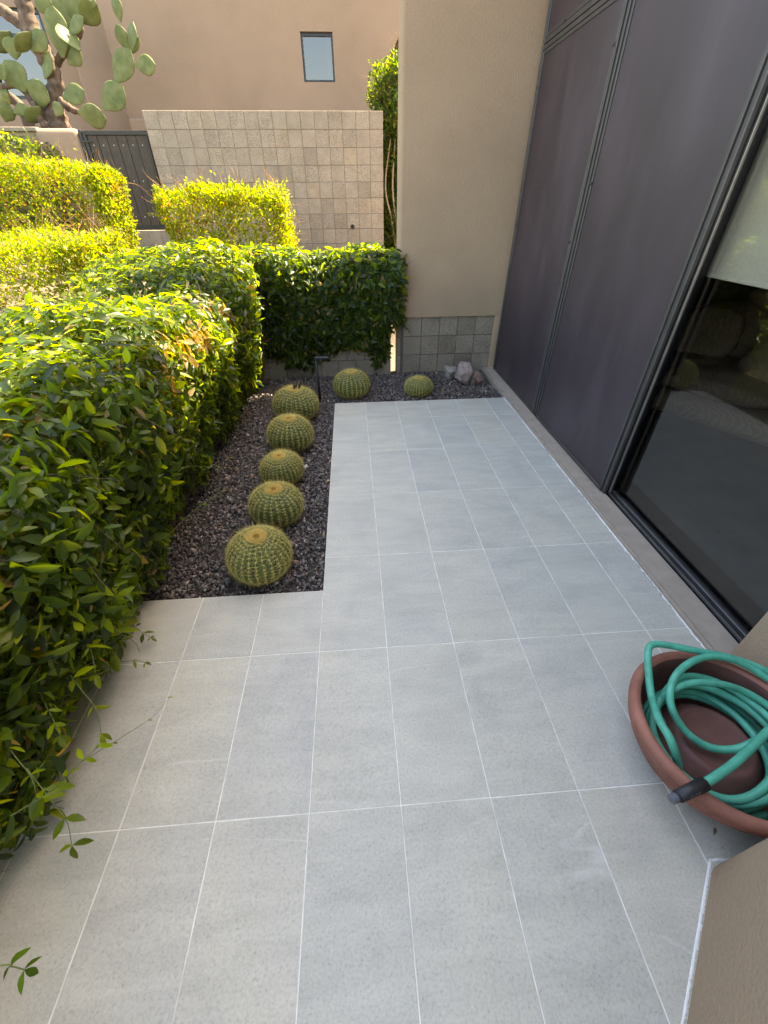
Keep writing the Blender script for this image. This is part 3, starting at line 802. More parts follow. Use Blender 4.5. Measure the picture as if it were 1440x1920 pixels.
sprig(hedge_left, [at_z(60, 1260, .5), at_z(80, 1310, .42), at_z(100, 1350, .38), at_z(112, 1380, .35)], 4, .06, 9, pal=(.16, .24, .03))

for q, (x_, y_, z_, sd_) in enumerate(((25, 1130, .62, 1), (70, 1010, .66, -1), (140, 1180, .45, 1), (30, 1420, .42, 1), (95, 1500, .32, 1), (150, 1290, .34, 1), (60, 900, .78, 1), (190, 1000, .5, -1), (230, 880, .6, 1))):
    a_ = at_z(x_ - 45, y_ - 60, z_ + .06); b_ = at_z(x_, y_, z_); c_ = at_z(x_ + 30 * sd_, y_ + 40, z_ - .04); d_ = at_z(x_ + 40 * sd_, y_ + 85, z_ - .10)
    sprig(hedge_left, [a_, b_, c_, d_], 3, (.075, .065)[q % 2], 100 + q, .0019, pal=((.15, .22, .03), (.10, .165, .028), (.17, .24, .03))[q % 3])

# ---- back vine hedge over the wall behind the cacti
def hedgeB(u, v):
    x = -1.05 + 1.79 * u
    s = np.clip(v, 0, 1.01)
    lowf = np.interp(x, [-1.05, -.7, -.45, -.2, 0, .2, .35, .5, .6, .66], [.40, .28, .12, .10, .24, .30, .24, .08, .28, .5])
    cy_ = np.interp(s, [0, .3, .55, .66, .76, .88, 1.0], [CY + .01, CY - .10, CY - .15, CY - .09, CY + .06, CY + .25, CY + .42])
    cz_ = np.interp(s, [0, .3, .55, .66, .76, .88, 1.0], [0, .42, .8, .95, 1.0, 1.0, .93])
    zt = 1.19 + .02 * np.sin(x * 7)
    cz_ = lowf + (zt - lowf) * cz_
    P = np.stack([x, cy_, cz_], -1)
    d = smoothnoise(P, .5, 8, 3) * .05
    P[..., 1] -= d * (s < .7); P[..., 2] += d * .7 * (s > .5)
    return P
def orient_y(param):
    tp, tn, _, _ = surface_points(400, param, np.random.default_rng(1))
    return param if tn[:, 1].mean() < 0 or tn[:, 2].mean() > .3 else (lambda u, v: param(1 - u, v))
tp, tn, uu, vv = surface_points(600, hedgeB, np.random.default_rng(1))
hB = hedgeB if tn[vv < .5][:, 1].mean() < 0 else (lambda u, v: hedgeB(1 - u, v))
hedge_back = thing('vine_hedge', (-.2, CY, 0), "dark green vine hedge hanging over the back wall behind the cacti", "hedge")
rB = np.random.default_rng(31)
P1 = vine_leaves(4600, hB, rB, .06, .10); P2 = vine_leaves(1200, hB, rB, .058, .2, perc=(2, 4))
Pc = [np.concatenate([a, b]) for a, b in zip(P1, P2)]
keep = (Pc[0][:, 0] < np.where(Pc[0][:, 2] > .5, .75, .64)) & (Pc[0][:, 2] > .06) & ~((Pc[0][:, 0] > .60) & (Pc[0][:, 2] < .52) & (rB.random(len(Pc[0])) < .85))
Pc = [a[keep] for a in Pc]
colB = leaf_cols(len(Pc[0]), VINE, VINEP, rB)
V, F = leaf_geo(*Pc, LT, LF)
put('foliage', fast('foliage', V, F, True, np.repeat(colB, len(LT), 0)), M['hedge'], hedge_back)["kind"] = "stuff"
V, F = stems(hB, 110, rB, .28, .002, off=-.03)
put('stems', fast('stems', V, F, True), M['twig'], hedge_back)["kind"] = "stuff"
# trailing part over the slit and the column corner
for k, (pts, nl) in enumerate([([(.60, CY - .08, 1.15), (.68, CY - .10, 1.1), (.73, CY - .07, .95), (.74, CY - .06, .8)], 7), ([(.62, CY - .12, .95), (.70, CY - .11, .8), (.75, CY - .07, .68), (.78, CY - .06, .55)], 7),
                               ([(.62, CY - .12, .8), (.70, CY - .11, .68), (.76, CY - .08, .55), (.83, CY - .05, .47)], 7), ([(.52, CY - .12, .6), (.56, CY - .1, .42), (.55, CY - .08, .25), (.52, CY - .06, .12)], 6),
                               ([(.45, CY - .12, .6), (.47, CY - .1, .4), (.46, CY - .08, .22), (.44, CY - .06, .13)], 6), ([(-.4, CY - .12, .5), (-.38, CY - .08, .35), (-.36, CY - .05, .2), (-.37, CY - .05, .1)], 5),
                               ([(.60, CY - .12, 1.2), (.66, CY - .10, 1.24), (.70, CY - .06, 1.2), (.72, CY - .05, 1.1)], 6), ([(.60, CY - .12, 1.05), (.67, CY - .12, .98), (.72, CY - .08, .86), (.74, CY - .06, .72)], 7)]):
    sprig(hedge_back, pts, nl, .075, 40 + k, .002, pal=(.045, .09, .018))

# ---- clipped yellow-green hedges on the terrace
def box_hedge(x0, x1, y0, y1, z0, ztop, amp, seed, round_=.12):
    """param surface of the visible top and sides: superellipse ring stacked upward"""
    cx_, cy_ = (x0 + x1) / 2, (y0 + y1) / 2; ax, ay = (x1 - x0) / 2, (y1 - y0) / 2
    def f(u, v):
        a = u * 2 * math.pi
        c_, s_ = np.cos(a), np.sin(a); q = 7.0
        rr = (np.abs(c_) ** q + np.abs(s_) ** q) ** (-1 / q)
        v = np.clip(v, 0, 1.01)
        k = np.interp(v, [0, .5, .6, .68, 1.01], [.94, 1.0, .985, .93, .02])
        zz = np.interp(v, [0, .5, .6, .68, 1.01], [0, .86, .95, .99, 1.0])
        x = cx_ + ax * rr * c_ * k; y = cy_ + ay * rr * s_ * k
        zt = ztop(x, y) if callable(ztop) else ztop
        P = np.stack([x, y, z0 + (zt - z0) * zz], -1)
        d = smoothnoise(P, .45, seed, 3) * amp
        P[..., 0] += d * c_ * (v < .7); P[..., 1] += d * s_ * (v < .7); P[..., 2] += d * (v > .5)
        return P
    return oriented(f)
YEL = [(.18, .205, .018), (.135, .175, .02), (.225, .235, .02), (.09, .125, .018), (.26, .16, .04)]
YELP = [.38, .25, .2, .1, .07]
def small_leaf_hedge(label, f, n, seed, Lm=.034, base=(0, 0, 0), orange=.0, name='clipped_hedge', pal=YEL, prob=YELP, mat='yellow', spikes=60, zsplit=None):
    r_ = np.random.default_rng(seed)
    t = thing(name, base, label, "hedge")
    p_, nn, u, v = surface_points(n * 3, f, r_)
    see = ((norm(CAM - p_) * nn).sum(1) > -.15) | (r_.random(len(p_)) < .12)
    p_, nn = p_[see][:n], nn[see][:n]; n = len(p_)
    off = -np.abs(r_.normal(0, .11, n)) + .02
    P = p_ + nn * off[:, None]
    tang = r_.normal(size=(n, 3)); tang = norm(tang - nn * (tang * nn).sum(1, keepdims=True))
    A = norm(tang * .7 + nn * r_.uniform(.0, .9, (n, 1)) + np.array([0, 0, .35]))
    Nl = norm(nn * .6 + np.array([0, 0, .45]) + r_.normal(0, .6, (n, 3)))
    thin = (nn[:, 2] < .6) | (r_.random(n) < .6); p_, nn, off, P, tang, A, Nl = [q[thin] for q in (p_, nn, off, P, tang, A, Nl)]; n = len(P)
    L_ = Lm * r_.lognormal(0, .25, n); W_ = L_ * r_.uniform(.2, .3, n)
    col = leaf_cols(n, pal, prob, r_)
    if orange > 0:
        o_ = (smoothnoise(P * np.array([1, 1, .6]), .45, seed + 5, 3) + r_.normal(0, .3, n) > .35) & (nn[:, 2] < .4) & (r_.random(n) < orange)
        keepm = ~(o_ & (r_.random(n) < .55))
        col[o_, :3] = np.array([.24, .12, .035]) * r_.uniform(.6, 1.3, (o_.sum(), 1))
        P, A, Nl, L_, W_, col = P[keepm], A[keepm], Nl[keepm], L_[keepm], W_[keepm], col[keepm]
    # upright shoots that break the clipped outline
    sp, sn, _, sv = surface_points(spikes, f, r_)
    Ps, As, Ns, Ls, gl = [], [], [], [], []
    for i in range(spikes):
        d = norm(sn[i] * .6 + np.array([0, 0, .9]) + r_.normal(0, .3, 3)); L0 = r_.uniform(.04, .12)
        gl.append(tube_geo(np.array([sp[i] - d * .05, sp[i] + d * L0]), np.array([.002, .001]), 4, False))
        for s in np.linspace(.2, 1, 5):
            for q in range(2):
                Ps.append(sp[i] + d * L0 * s); As.append(norm(d * .8 + r_.normal(0, .6, 3))); Ns.append(r_.normal(0, 1, 3) + np.array([0, 0, .5])); Ls.append(Lm * r_.uniform(.5, 1.0))
    Ls = np.array(Ls)
    P = np.concatenate([P, Ps]); A = np.concatenate([A, As]); Nl = np.concatenate([Nl, Ns]); L_ = np.concatenate([L_, Ls]); W_ = np.concatenate([W_, Ls * .25])
    col = np.concatenate([col, leaf_cols(len(Ps), pal[:3], [.4, .3, .3], r_)])
    V, F = leaf_geo(P, A, Nl, L_, W_, ST, SF, .12)
    put('foliage', fast('foliage', V, F, True, np.repeat(col, len(ST), 0)), M[mat], t)["kind"] = "stuff"
    V, F = stems(f, 420, r_, .34, .0028, off=-.1, dirn=(0, 0, 1.6))
    g2 = join_geo([(V, F)] + gl)
    put('twigs', fast('twigs', *g2, True), M['twig_y'], t)["kind"] = "stuff"
    if name == 'tall_shrub': core_from(f, .2, 48, 14, 'light_blocking_core', M['core_y'], t)  # added opaque core, stops light passing through the shrub
    return t
fC = box_hedge(-5.2, -2.14, 3.75, 5.0, .74, 1.37, .04, 51)
small_leaf_hedge("lower yellow-green clipped hedge at the left edge, in front of the taller one", fC, 42000, 52, .034, (-3.4, 4.7, .85), .5, spikes=70)
fB = box_hedge(-5.8, -2.55, 5.6, 6.4, .80, lambda x, y: 1.96 - .05 * (x + 2.5), .05, 61)
small_leaf_hedge("taller yellow-green clipped hedge at the left edge, below the gate", fB, 46000, 62, .036, (-3.9, 6.0, .85), .8, spikes=80)
fD = box_hedge(-2.08, -.56, 5.75, 6.55, .75, lambda x, y: 1.70 + .04 * np.cos((x + 1.2) * 1.6), .06, 71)
small_leaf_hedge("small yellow-green clipped hedge standing in front of the block wall", fD, 26000, 72, .038, (-1.3, 6.1, .85), .7, spikes=110)

# ================================================================== BACKGROUND: block wall, gate, shrub, house, prickly pear
FY = 7.84; FB = .2034
fw_ = thing('block_wall', (-.92, FY + .1, .85), "tall sandy block wall between the gate and the tall shrub", "wall")
ZT = 2.675
fbme = {}
def fblock(x, z, w=FB, parent=fw_, y=FY):
    k = round(w, 3)
    if k not in fbme:
        fbme[k] = box_me(-w / 2 + .0028, w / 2 - .0028, -.1, .1, -FB / 2 + .0028, FB / 2 - .0028, .0035, 1, 'block'); fbme[k].materials.append(M['block_far'])
    put('block', fbme[k], None, parent, (x, y + .1 + random.uniform(-.003, .003), z))
for r_ in range(10):
    z = ZT - FB * (r_ + .5)
    if r_ == 0:
        for c_ in range(17): fblock(.81 - FB * (c_ + .5), z)
    else:
        for c_ in range(17): fblock(.81 - FB * (c_ + .5), z)
box('mortar', .81 - FB * 17 + .006, .804, FY + .005, FY + .19, ZT - FB * 10, ZT - .006, M['mortar'], fw_)
pp = lathe('drain_pipe', [(.0005, .02), (.026, .02), (.026, .0), (.031, .0), (.031, .05)], 20, M['black_plastic'], fw_, (.287, FY - .032, 1.28)); pp.rotation_euler = (R(-90), 0, 0)

# step of blocks and concrete strip below the gate
st = thing('block_step', (-3.2, FY + .1, .8), "grey block footing and concrete strip below the gate", "step")
for r_ in range(2):
    for c_ in range(6): fblock(-2.655 - FB * (c_ + .5) + (.07 if r_ else 0), 1.262 - FB * (r_ + .5), FB, st)
box('mortar', -3.87, -2.66, FY + .006, FY + .19, .80, 1.258, M['mortar'], st)
box('concrete_strip', -4.2, -1.4, FY - .20, FY - .12, .80, .905, plain("concrete strip", (.45, .38, .29), .9, noise=.15, nscale=20), st, .006)

gate = thing('gate', (-3.13, FY + .05, 1.27), "dark grey boarded gate with metal frame and rows of bolts", "gate")
gx0, gx1, gz0, gz1 = -3.585, -2.672, 1.272, 2.462
for a in ((gx0, gx0 + .045, gz0, gz1), (gx1 - .03, gx1, gz0, gz1), (gx0 + .045, gx1 - .03, gz1 - .05, gz1), (gx0 + .045, gx1 - .03, gz0, gz0 + .05)):
    box('frame_bar', a[0], a[1], FY + .01, FY + .06, a[2], a[3], M['gateframe'], gate, .004)
nb = 6; bw_ = (gx1 - .03 - gx0 - .045) / nb
gme = box_me(-bw_ / 2 + .003, bw_ / 2 - .003, -.012, .012, -(gz1 - gz0 - .1) / 2, (gz1 - gz0 - .1) / 2, .003, 1, 'board'); gme.materials.append(M['gate'])
sme = None
for i in range(nb):
    xx = gx0 + .045 + bw_ * (i + .5)
    brd = put('board', gme, None, gate, (xx, FY + .04 + random.uniform(-.003, .003), (gz0 + gz1) / 2))
    for zz in (gz1 - .16, (gz0 + gz1) / 2 + .02, gz0 + .17):
        if sme is None:
            s_ = lathe('bolt', [(.0004, .006), (.007, .005), (.009, 0)], 8, M['steel'], None, (0, 0, 0)); sme = s_.data; bpy.data.objects.remove(s_)
        o = put('bolt', sme, None, brd, (xx + random.uniform(-.006, .006), FY + .0275, zz)); o.rotation_euler = (R(90), 0, 0)
for zz in (gz1 - .12, gz0 + .2):
    box('hinge', gx0 - .02, gx0 + .1, FY - .004, FY + .0095, zz - .012, zz + .012, M['gateframe'], gate, .003)
box('latch', gx1 - .06, gx1 + .02, FY - .006, FY + .0095, gz1 - .05, gz1 - .02, M['gateframe'], gate, .003)
box('post', gx0 - .05, gx0 - .008, FY + .01, FY + .07, .9, gz1 + .01, M['gateframe'], gate, .004)

# rounded tan pier left of the gate
tp_ = thing('gate_pier', (-3.93, FY + .25, .8), "short rounded tan stucco pier left of the gate", "pier")
pr_ = box('stucco_body', -4.24, -3.645, FY + .0, FY + .5, .7, 2.49, M['stucco_far'], tp_, .07, 4)
lw = thing('boundary_wall', (-5.6, FY + .3, .8), "grey wall top behind the dark ivy at the left edge", "wall")
box('wall_body', -8.0, -4.245, FY + .12, FY + .3, .7, 2.46, M['stucco_far'], lw, .01)
box('cap', -8.0, -4.245, FY + .09, FY + .33, 2.461, 2.51, M['block_far'], lw, .006)
def ivyf(u, v):
    x = -8 + 4.1 * u; z = 1.0 + 1.40 * np.clip(v, 0, 1.01)
    P = np.stack([x, np.full_like(x, FY - .02), z], -1)
    P[..., 1] -= smoothnoise(P, .5, 4, 3) * .06; P[..., 2] += .06 * np.sin(x * 5) * v
    return P
tp, tn, _, _ = surface_points(50, ivyf, np.random.default_rng(1))
iv = ivyf if tn[:, 1].mean() < 0 else (lambda u, v: ivyf(1 - u, v))
ivt = thing('ivy', (-5.6, FY, .85), "dark shaded ivy on the wall behind the tall yellow hedge", "ivy")
rI = np.random.default_rng(5); Pi = vine_leaves(2600, iv, rI, .055, .1)
V, F = leaf_geo(*Pi, LT, LF); put('foliage', fast('foliage', V, F, True, np.repeat(leaf_cols(len(Pi[0]), VINE, VINEP, rI), len(LT), 0)), M['hedge'], ivt)["kind"] = "stuff"

# tall shrub at the right end of the block wall
def shrubf(u, v):
    a = u * 2 * math.pi; z = .85 + 2.52 * np.clip(v, 0, 1.01); vv = np.clip(v, 0, 1.0)
    rr = np.interp(vv, [0, .1, .4, .62, .8, .92, 1], [.22, .26, .30, .38, .42, .38, .10])
    P = np.stack([1.10 + rr * np.cos(a), 8.45 + rr * np.sin(a) * 1.1, z], -1)
    d = smoothnoise(P, .5, 12, 3) * .09
    P[..., 0] += d * np.cos(a); P[..., 1] += d * np.sin(a)
    return P
SHP = [(.06, .10, .018), (.04, .075, .018), (.12, .14, .02), (.16, .17, .025)]
sh = small_leaf_hedge("tall sunlit shrub between the block wall and the stucco column", oriented(shrubf), 15000, 82, .05, (1.10, 8.45, .85), 0, 'tall_shrub', SHP, [.35, .3, .2, .15], 'yellow', 90)
sh["category"] = "shrub"
trk = [tube_geo(catmull([(1.1 + dx * .2, 8.25, .8), (1.05 + dx * .5, 8.15, 1.3), (.98 + dx, 8.1, 1.8), (1.02 + dx * .6, 8.1, 2.4)], 5), np.linspace(.022, .009, 16), 6) for dx in (-.12, .0, .1)]
put('trunk', fast('trunk', *join_geo(trk), True), plain("pale bark", (.33, .25, .16), .9, noise=.2), sh)

# neighbouring house
nb_ = thing('neighbour_house', (-1, 10, .8), "tan stucco house behind the block wall with one small square window", "house")
NY = 9.6
wx0, wx1, wz0, wz1 = -.415, .112, 3.25, 3.825
XL = -3.50
for n_, a in (('wall', (XL, wx0, 2.79, 4.9)), ('wall', (wx1, 8.0, 2.79, 4.9)), ('wall', (wx0, wx1, 2.79, wz0)), ('wall', (wx0, wx1, wz1, 4.9))):
    box(n_, a[0], a[1], NY, NY + .35, a[2], a[3], M['stucco_far'], nb_)
box('plinth', XL + .0, 8.0, NY - .05, NY + .36, .7, 2.789, M['stucco_far'], nb_, .02, 2)
box('wall', XL, 8.0, NY + .36, 14, .8, 4.85, M['stucco_far'], nb_)
win = box('window_frame', wx0 + .001, wx1 - .001, NY + .06, NY + .10, wz0 + .001, wz0 + .035, M['black'], nb_)
for a in ((wx0 + .001, wx1 - .001, wz1 - .04, wz1 - .001), (wx0 + .001, wx0 + .03, wz0 + .0352, wz1 - .0402), (wx1 - .03, wx1 - .001, wz0 + .0352, wz1 - .0402)):
    box('window_frame', a[0], a[1], NY + .05, NY + .10, a[2], a[3], M['black'], nb_)
box('window_pane', wx0 + .03, wx1 - .03, NY + .08, NY + .085, wz0 + .035, wz1 - .04, M['glass_win'], nb_)
box('blind', wx1 - .12, wx1 - .03, NY + .15, NY + .16, wz0 + .03, wz1 - .04, M['shade'], nb_)
box('dark_room_panel', wx0, wx1, NY + .30, NY + .34, wz0, wz1, plain("unlit room tone", (.06, .07, .08), .8), nb_)  # dark panel colour stands in for the unlit room
# set-back wing at the left with its own window
wg = thing('house_wing', (-4.6, 11, .8), "set-back wing of the tan house at the upper left with a dark window", "house")
extrude_poly('wall', [(-4.35, 10.1), (-3.2, 10.1), (-3.2, 14), (-4.35, 14)], .8, 4.9, M['stucco_far'], wg, .06, 4)
wy = 11.2; w0, w1, v0, v1 = -6.4, -5.15, 3.25, 4.42
for a in ((-9, w0, .8, 4.9), (w1, -4.34, .8, 4.9), (w0, w1, .8, v0), (w0, w1, v1, 4.9)):
    box('wall', a[0], a[1], wy, wy + .3, a[2], a[3], M['stucco_far'], wg)
for a in ((w0 + .001, w1 - .001, v0 + .001, v0 + .06), (w0 + .001, w1 - .001, v1 - .06, v1 - .001), (w0 + .001, w0 + .06, v0 + .061, v1 - .061), (w1 - .06, w1 - .001, v0 + .061, v1 - .061), (w0 + .061, w1 - .061, 4.05, 4.12)):
    box('window_frame', a[0], a[1], wy + .05, wy + .11, a[2], a[3], M['black'], wg)
box('window_pane', w0 + .061, w1 - .061, wy + .09, wy + .095, v0 + .061, v1 - .061, M['glass_win'], wg)
box('dark_room_panel', w0, w1, wy + .25, wy + .29, v0, v1, M['black'], wg)  # black panel in place of the unlit interior

# ---- prickly pear
M['bark'] = plain("cactus bark", (.10, .068, .046), .9, noise=.55, nscale=13, bmp=1.0, bscale=30)
def pad_mat():
    m, nt, nd, lk, b = mat_new("prickly pear pad")
    pos = worldpos(nt, 5)
    n = N(nt, "ShaderNodeTexNoise"); n.inputs["Scale"].default_value = 9; n.inputs["Detail"].default_value = 6; lk.new(pos, n.inputs["Vector"])
    r_ = ramp(nt, [(.25, (.065, .09, .028)), (.5, (.11, .135, .042)), (.68, (.15, .165, .065)), (.78, (.21, .17, .095))]); lk.new(n.outputs[0], r_.inputs[0])
    v = N(nt, "ShaderNodeTexVoronoi"); v.inputs["Scale"].default_value = 26; lk.new(pos, v.inputs["Vector"])
    rv = ramp(nt, [(.05, (.35, .28, .18)), (.10, (.6, .55, .4)), (.17, (1, 1, 1))]); lk.new(v.outputs["Distance"], rv.inputs[0])
    lk.new(mixc(nt, .8, r_.outputs[0], rv.outputs[0], 'MULTIPLY'), b.inputs["Base Color"])
    b.inputs["Roughness"].default_value = .6; b.inputs["Specular IOR Level"].default_value = .3
    b.inputs["Subsurface Weight"].default_value = .0
    return m
M['pad'] = pad_mat()
pear = thing('prickly_pear', (-4.35, 8.75, .85), "old prickly pear cactus with brown trunk rising behind the gate pier", "cactus")
PY = 8.7
trunks = [([(120, 262), (108, 225), (100, 190), (104, 150), (88, 115), (66, 70), (48, 20), (40, -30)], [.20, .19, .15, .12, .15, .16, .13, .12], PY),
          ([(70, 75), (40, 45), (5, 20), (-30, 0)], [.11, .10, .09, .09], PY + .1), ([(110, 240), (70, 200), (35, 160), (0, 165)], [.09, .08, .06, .05], PY - .05),
          ([(112, 190), (135, 205), (150, 210)], [.08, .06, .04], PY - .05), ([(104, 120), (125, 90), (150, 60), (146, 40)], [.07, .06, .05, .05], PY + .05), ([(60, 245), (30, 190), (-10, 180)], [.10, .09, .08], PY + .25),
          ([(85, 240), (72, 215), (60, 190)], [.06, .05, .04], PY - .2)]
tg = []
for pts, rads, yy in trunks:
    P_ = catmull([at_y(x, y, yy) for x, y in pts], 6)
    rr = np.interp(np.linspace(0, 1, len(P_)), np.linspace(0, 1, len(rads)), rads) * .8
    rr = rr * (1 + .10 * np.sin(np.arange(len(P_)) * 1.9))
    V, F = tube_geo(P_, rr, 12)
    V = V + (smoothnoise(V, .12, 3, 2) * .012)[:, None] * norm(V - V.mean(0))
    tg.append((V, F))
put('trunk', fast('trunk', *join_geo(tg), True), M['bark'], pear)
# pads: attach pixel, tip pixel, width px, yaw (turn about the pad axis, degrees), y
PADS = [((60, 95), (85, 60), 30, 30, PY - .12), ((75, 200), (50, 228), 26, 30, PY - .25), ((128, 120), (150, 95), 28, 20, PY - .1), ((165, 22), (160, -20), 34, 20, PY - .1), ((236, 100), (262, 70), 22, 45, PY - .1), ((10, 150), (-14, 120), 34, 10, PY - .3), ((58, 60), (30, 95), 26, 35, PY - .2), ((95, 30), (70, -12), 36, 20, PY - .1), ((30, 112), (17, 68), 32, 20, PY - .1), ((48, 172), (8, 112), 50, 15, PY - .15), ((46, 155), (94, 190), 44, -20, PY - .2), ((84, 148), (92, 97), 22, 55, PY - .1), ((118, 185), (158, 170), 32, 25, PY - .15),
        ((146, 211), (200, 224), 40, -15, PY - .2), ((194, 205), (230, 160), 42, 20, PY - .2), ((216, 156), (244, 92), 38, 25, PY - .2), ((253, 122), (292, 122), 32, 15, PY - .25), ((240, 95), (218, 45), 24, 40, PY - .15),
        ((247, 96), (249, 40), 14, 68, PY - .25), ((226, 42), (214, -12), 22, 50, PY - .2), ((118, 108), (98, 10), 42, 20, PY - .15), ((150, 95), (108, 45), 30, -50, PY - .25), ((128, 70), (100, -20), 44, 10, PY + .0),
        ((150, 42), (126, -25), 46, 30, PY), ((150, 42), (182, 8), 40, -25, PY - .1), ((30, 215), (-5, 195), 28, 20, PY - .2), ((10, 228), (14, 200), 28, -10, PY - .3), ((25, 212), (52, 200), 22, 20, PY - .25), ((0, 190), (-6, 150), 36, 30, PY - .05),
        ((20, 196), (0, 172), 20, 55, PY - .3), ((130, 65), (155, 30), 22, 45, PY - .15), ((105, 218), (112, 192), 18, 30, PY - .25), ((20, 60), (-10, 95), 30, 20, PY + .2)]
nu_, nv_ = 20, 10
for (a, b, w, yaw, yy) in PADS:
    A = at_y(*a, yy); B = at_y(*b, yy - .05 * math.sin(R(yaw))); ax = B - A; L_ = np.linalg.norm(ax); ax /= L_
    dist = -float((A - CAM) @ RM[:, 2]); wid = max(w, 24) / FPX * dist / 2 * (1.0 if w >= 24 else 1.0)
    view = norm(A - CAM); side = norm(np.cross(ax, view)); nrm_ = norm(np.cross(side, ax))
    ya = R(yaw if w >= 24 else yaw); s2 = side * math.cos(ya) + nrm_ * math.sin(ya); n2 = np.cross(ax, s2); wid = wid / max(.45, math.cos(ya)) * (1 if w >= 24 else .8)
    t = np.linspace(0, 1, nv_ + 1); prof = np.sin(math.pi * t ** 1.12) ** .7 * (.75 + .25 * t); prof[0] = .12; prof[-1] = 0.02
    Vv = []
    for ti, pr0 in zip(t, prof):
        an = np.arange(nu_) / nu_ * 2 * math.pi
        Vv.append(A + ax * (ti * L_) + np.cos(an)[:, None] * s2 * (wid * pr0) + np.sin(an)[:, None] * n2 * (.021 * (.35 + .65 * pr0)))
    Vv = np.concatenate(Vv); i = np.arange(nv_)[:, None] * nu_; j = np.arange(nu_)[None]; j2 = (j + 1) % nu_
    F = np.stack([(i + j).ravel(), (i + j2).ravel(), (i + nu_ + j2).ravel(), (i + nu_ + j).ravel()], 1)
    put('pad', fast('pad', Vv, F, True), M['pad'], pear)

# ================================================================== GOLDEN BARREL CACTI
def cactus_body_mat():
    m, nt, nd, lk, b = mat_new("barrel cactus skin")
    n = N(nt, "ShaderNodeTexNoise"); n.inputs["Scale"].default_value = 12; n.inputs["Detail"].default_value = 4; lk.new(worldpos(nt, 4), n.inputs["Vector"])
    r_ = ramp(nt, [(.3, (.022, .052, .012)), (.7, (.045, .088, .02))]); lk.new(n.outputs[0], r_.inputs[0]); lk.new(r_.outputs[0], b.inputs["Base Color"])
    b.inputs["Roughness"].default_value = .5
    return m
M['barrel'] = cactus_body_mat()
M['spine'] = attr_mat("golden spines", .5, .4, 0, 30)
M['wool'] = attr_mat("crown wool", .9, .2, .5, 200)
def barrel_meshes(seed, nr=26, k=.86):
    """unit radius 1, height 2*k*.95; origin on the ground"""
    r_ = np.random.default_rng(seed)
    na, nv = nr * 6, 22
    ph = np.linspace(-.42 * math.pi, .5 * math.pi, nv); a = np.arange(na) / na * 2 * math.pi
    A, Pp = np.meshgrid(a, ph)
    rib = np.abs(np.cos(A * nr / 2)) ** .8
    fall = np.clip(np.cos(Pp), 0, 1) ** .5
    rr = np.cos(Pp) ** .92 * (.86 + .14 * rib * fall)
    X = rr * np.cos(A); Y = rr * np.sin(A); Z = k * np.sin(Pp) * (.96 + .04 * rib) + k * .93
    dip = np.exp(-((np.hypot(X, Y)) / .2) ** 2) * .07 * (Pp > 0); Z -= dip
    V = np.stack([X, Y, Z], -1).reshape(-1, 3)
    i = np.arange(nv - 1)[:, None] * na; j = np.arange(na)[None]; j2 = (j + 1) % na
    F = np.stack([(i + j).ravel(), (i + j2).ravel(), (i + na + j2).ravel(), (i + na + j).ravel()], 1)
    body = fast('body', V, F, True); body.materials.append(M['barrel'])
    # spines on each rib crest
    Ps, Ds, Ls, Cs = [], [], [], []
    phs = np.linspace(-.36, .44, 17) * math.pi
    for q in range(nr):
        aa = q / nr * 2 * math.pi; ph0 = r_.uniform(-.024, .024) * math.pi
        for f_ in phs:
            f_ = f_ + ph0 + r_.normal(0, .012)
            c0 = math.cos(f_); rad0 = c0 ** .92 * .995
            p0 = np.array([rad0 * math.cos(aa), rad0 * math.sin(aa), k * math.sin(f_) + k * .93])
            n0 = norm(np.array([c0 * math.cos(aa), c0 * math.sin(aa), math.sin(f_) / k])); tz = norm(np.array([-math.sin(f_) * math.cos(aa), -math.sin(f_) * math.sin(aa), k * math.cos(f_)])); ta = np.cross(tz, n0)
            young = f_ / math.pi
            for ang in (20, 55, 90, 125, 160, 200, 340, 270):
                w_ = R(ang + r_.normal(0, 9)); out = r_.uniform(.12, .5)
                d = norm(ta * math.cos(w_) + tz * (math.sin(w_) * -.8) + n0 * out)
                Ps.append(p0); Ds.append(d); Ls.append(r_.uniform(.19, .28) * (1.0 if young < .3 else .8))
                Cs.append(young)
            Ps.append(p0); Ds.append(norm(n0 * 1.0 - tz * .55 + r_.normal(0, .15, 3))); Ls.append(r_.uniform(.2, .3)); Cs.append(young)
    Ps, Ds, Ls, Cs = np.array(Ps), np.array(Ds), np.array(Ls), np.array(Cs)
    n = len(Ps); e1 = norm(np.cross(Ds, r_.normal(size=(n, 3)))); e2 = np.cross(Ds, e1); w0 = .0066
    q3 = [e1 * w0, (-.5 * e1 + .866 * e2) * w0, (-.5 * e1 - .866 * e2) * w0]
    curve = norm(np.cross(e1, Ds)) * 0
    Vs = np.stack([Ps + q3[0], Ps + q3[1], Ps + q3[2], Ps + Ds * Ls[:, None] + np.array([0, 0, -.015]) * Ls[:, None]], 1)
    Fs = np.array([(0, 1, 3), (1, 2, 3), (2, 0, 3)])[None] + (np.arange(n) * 4)[:, None, None]
    old = np.clip((-.12 - Cs) / .2, 0, 1)[:, None]
    col = np.array([.72, .6, .19]) * (1 - old) + np.array([.36, .25, .11]) * old
    col = col * r_.uniform(.75, 1.2, (n, 1)); col = np.concatenate([col, np.ones((n, 1))], 1)
    sp = fast('spines', Vs.reshape(-1, 3), Fs.reshape(-1, 3), False, np.repeat(col, 4, 0)); sp.materials.append(M['spine'])
    # woolly crown: dense short golden hairs on a dimpled disc
    n = 2200; rr = .30 * np.sqrt(r_.random(n)); a = r_.random(n) * 6.283
    zb = k * np.sqrt(np.clip(1 - rr ** 2, 0, 1)) + k * .93 - .075 * np.exp(-(rr / .2) ** 2) - .01
    Pw = np.stack([rr * np.cos(a), rr * np.sin(a), zb], 1)
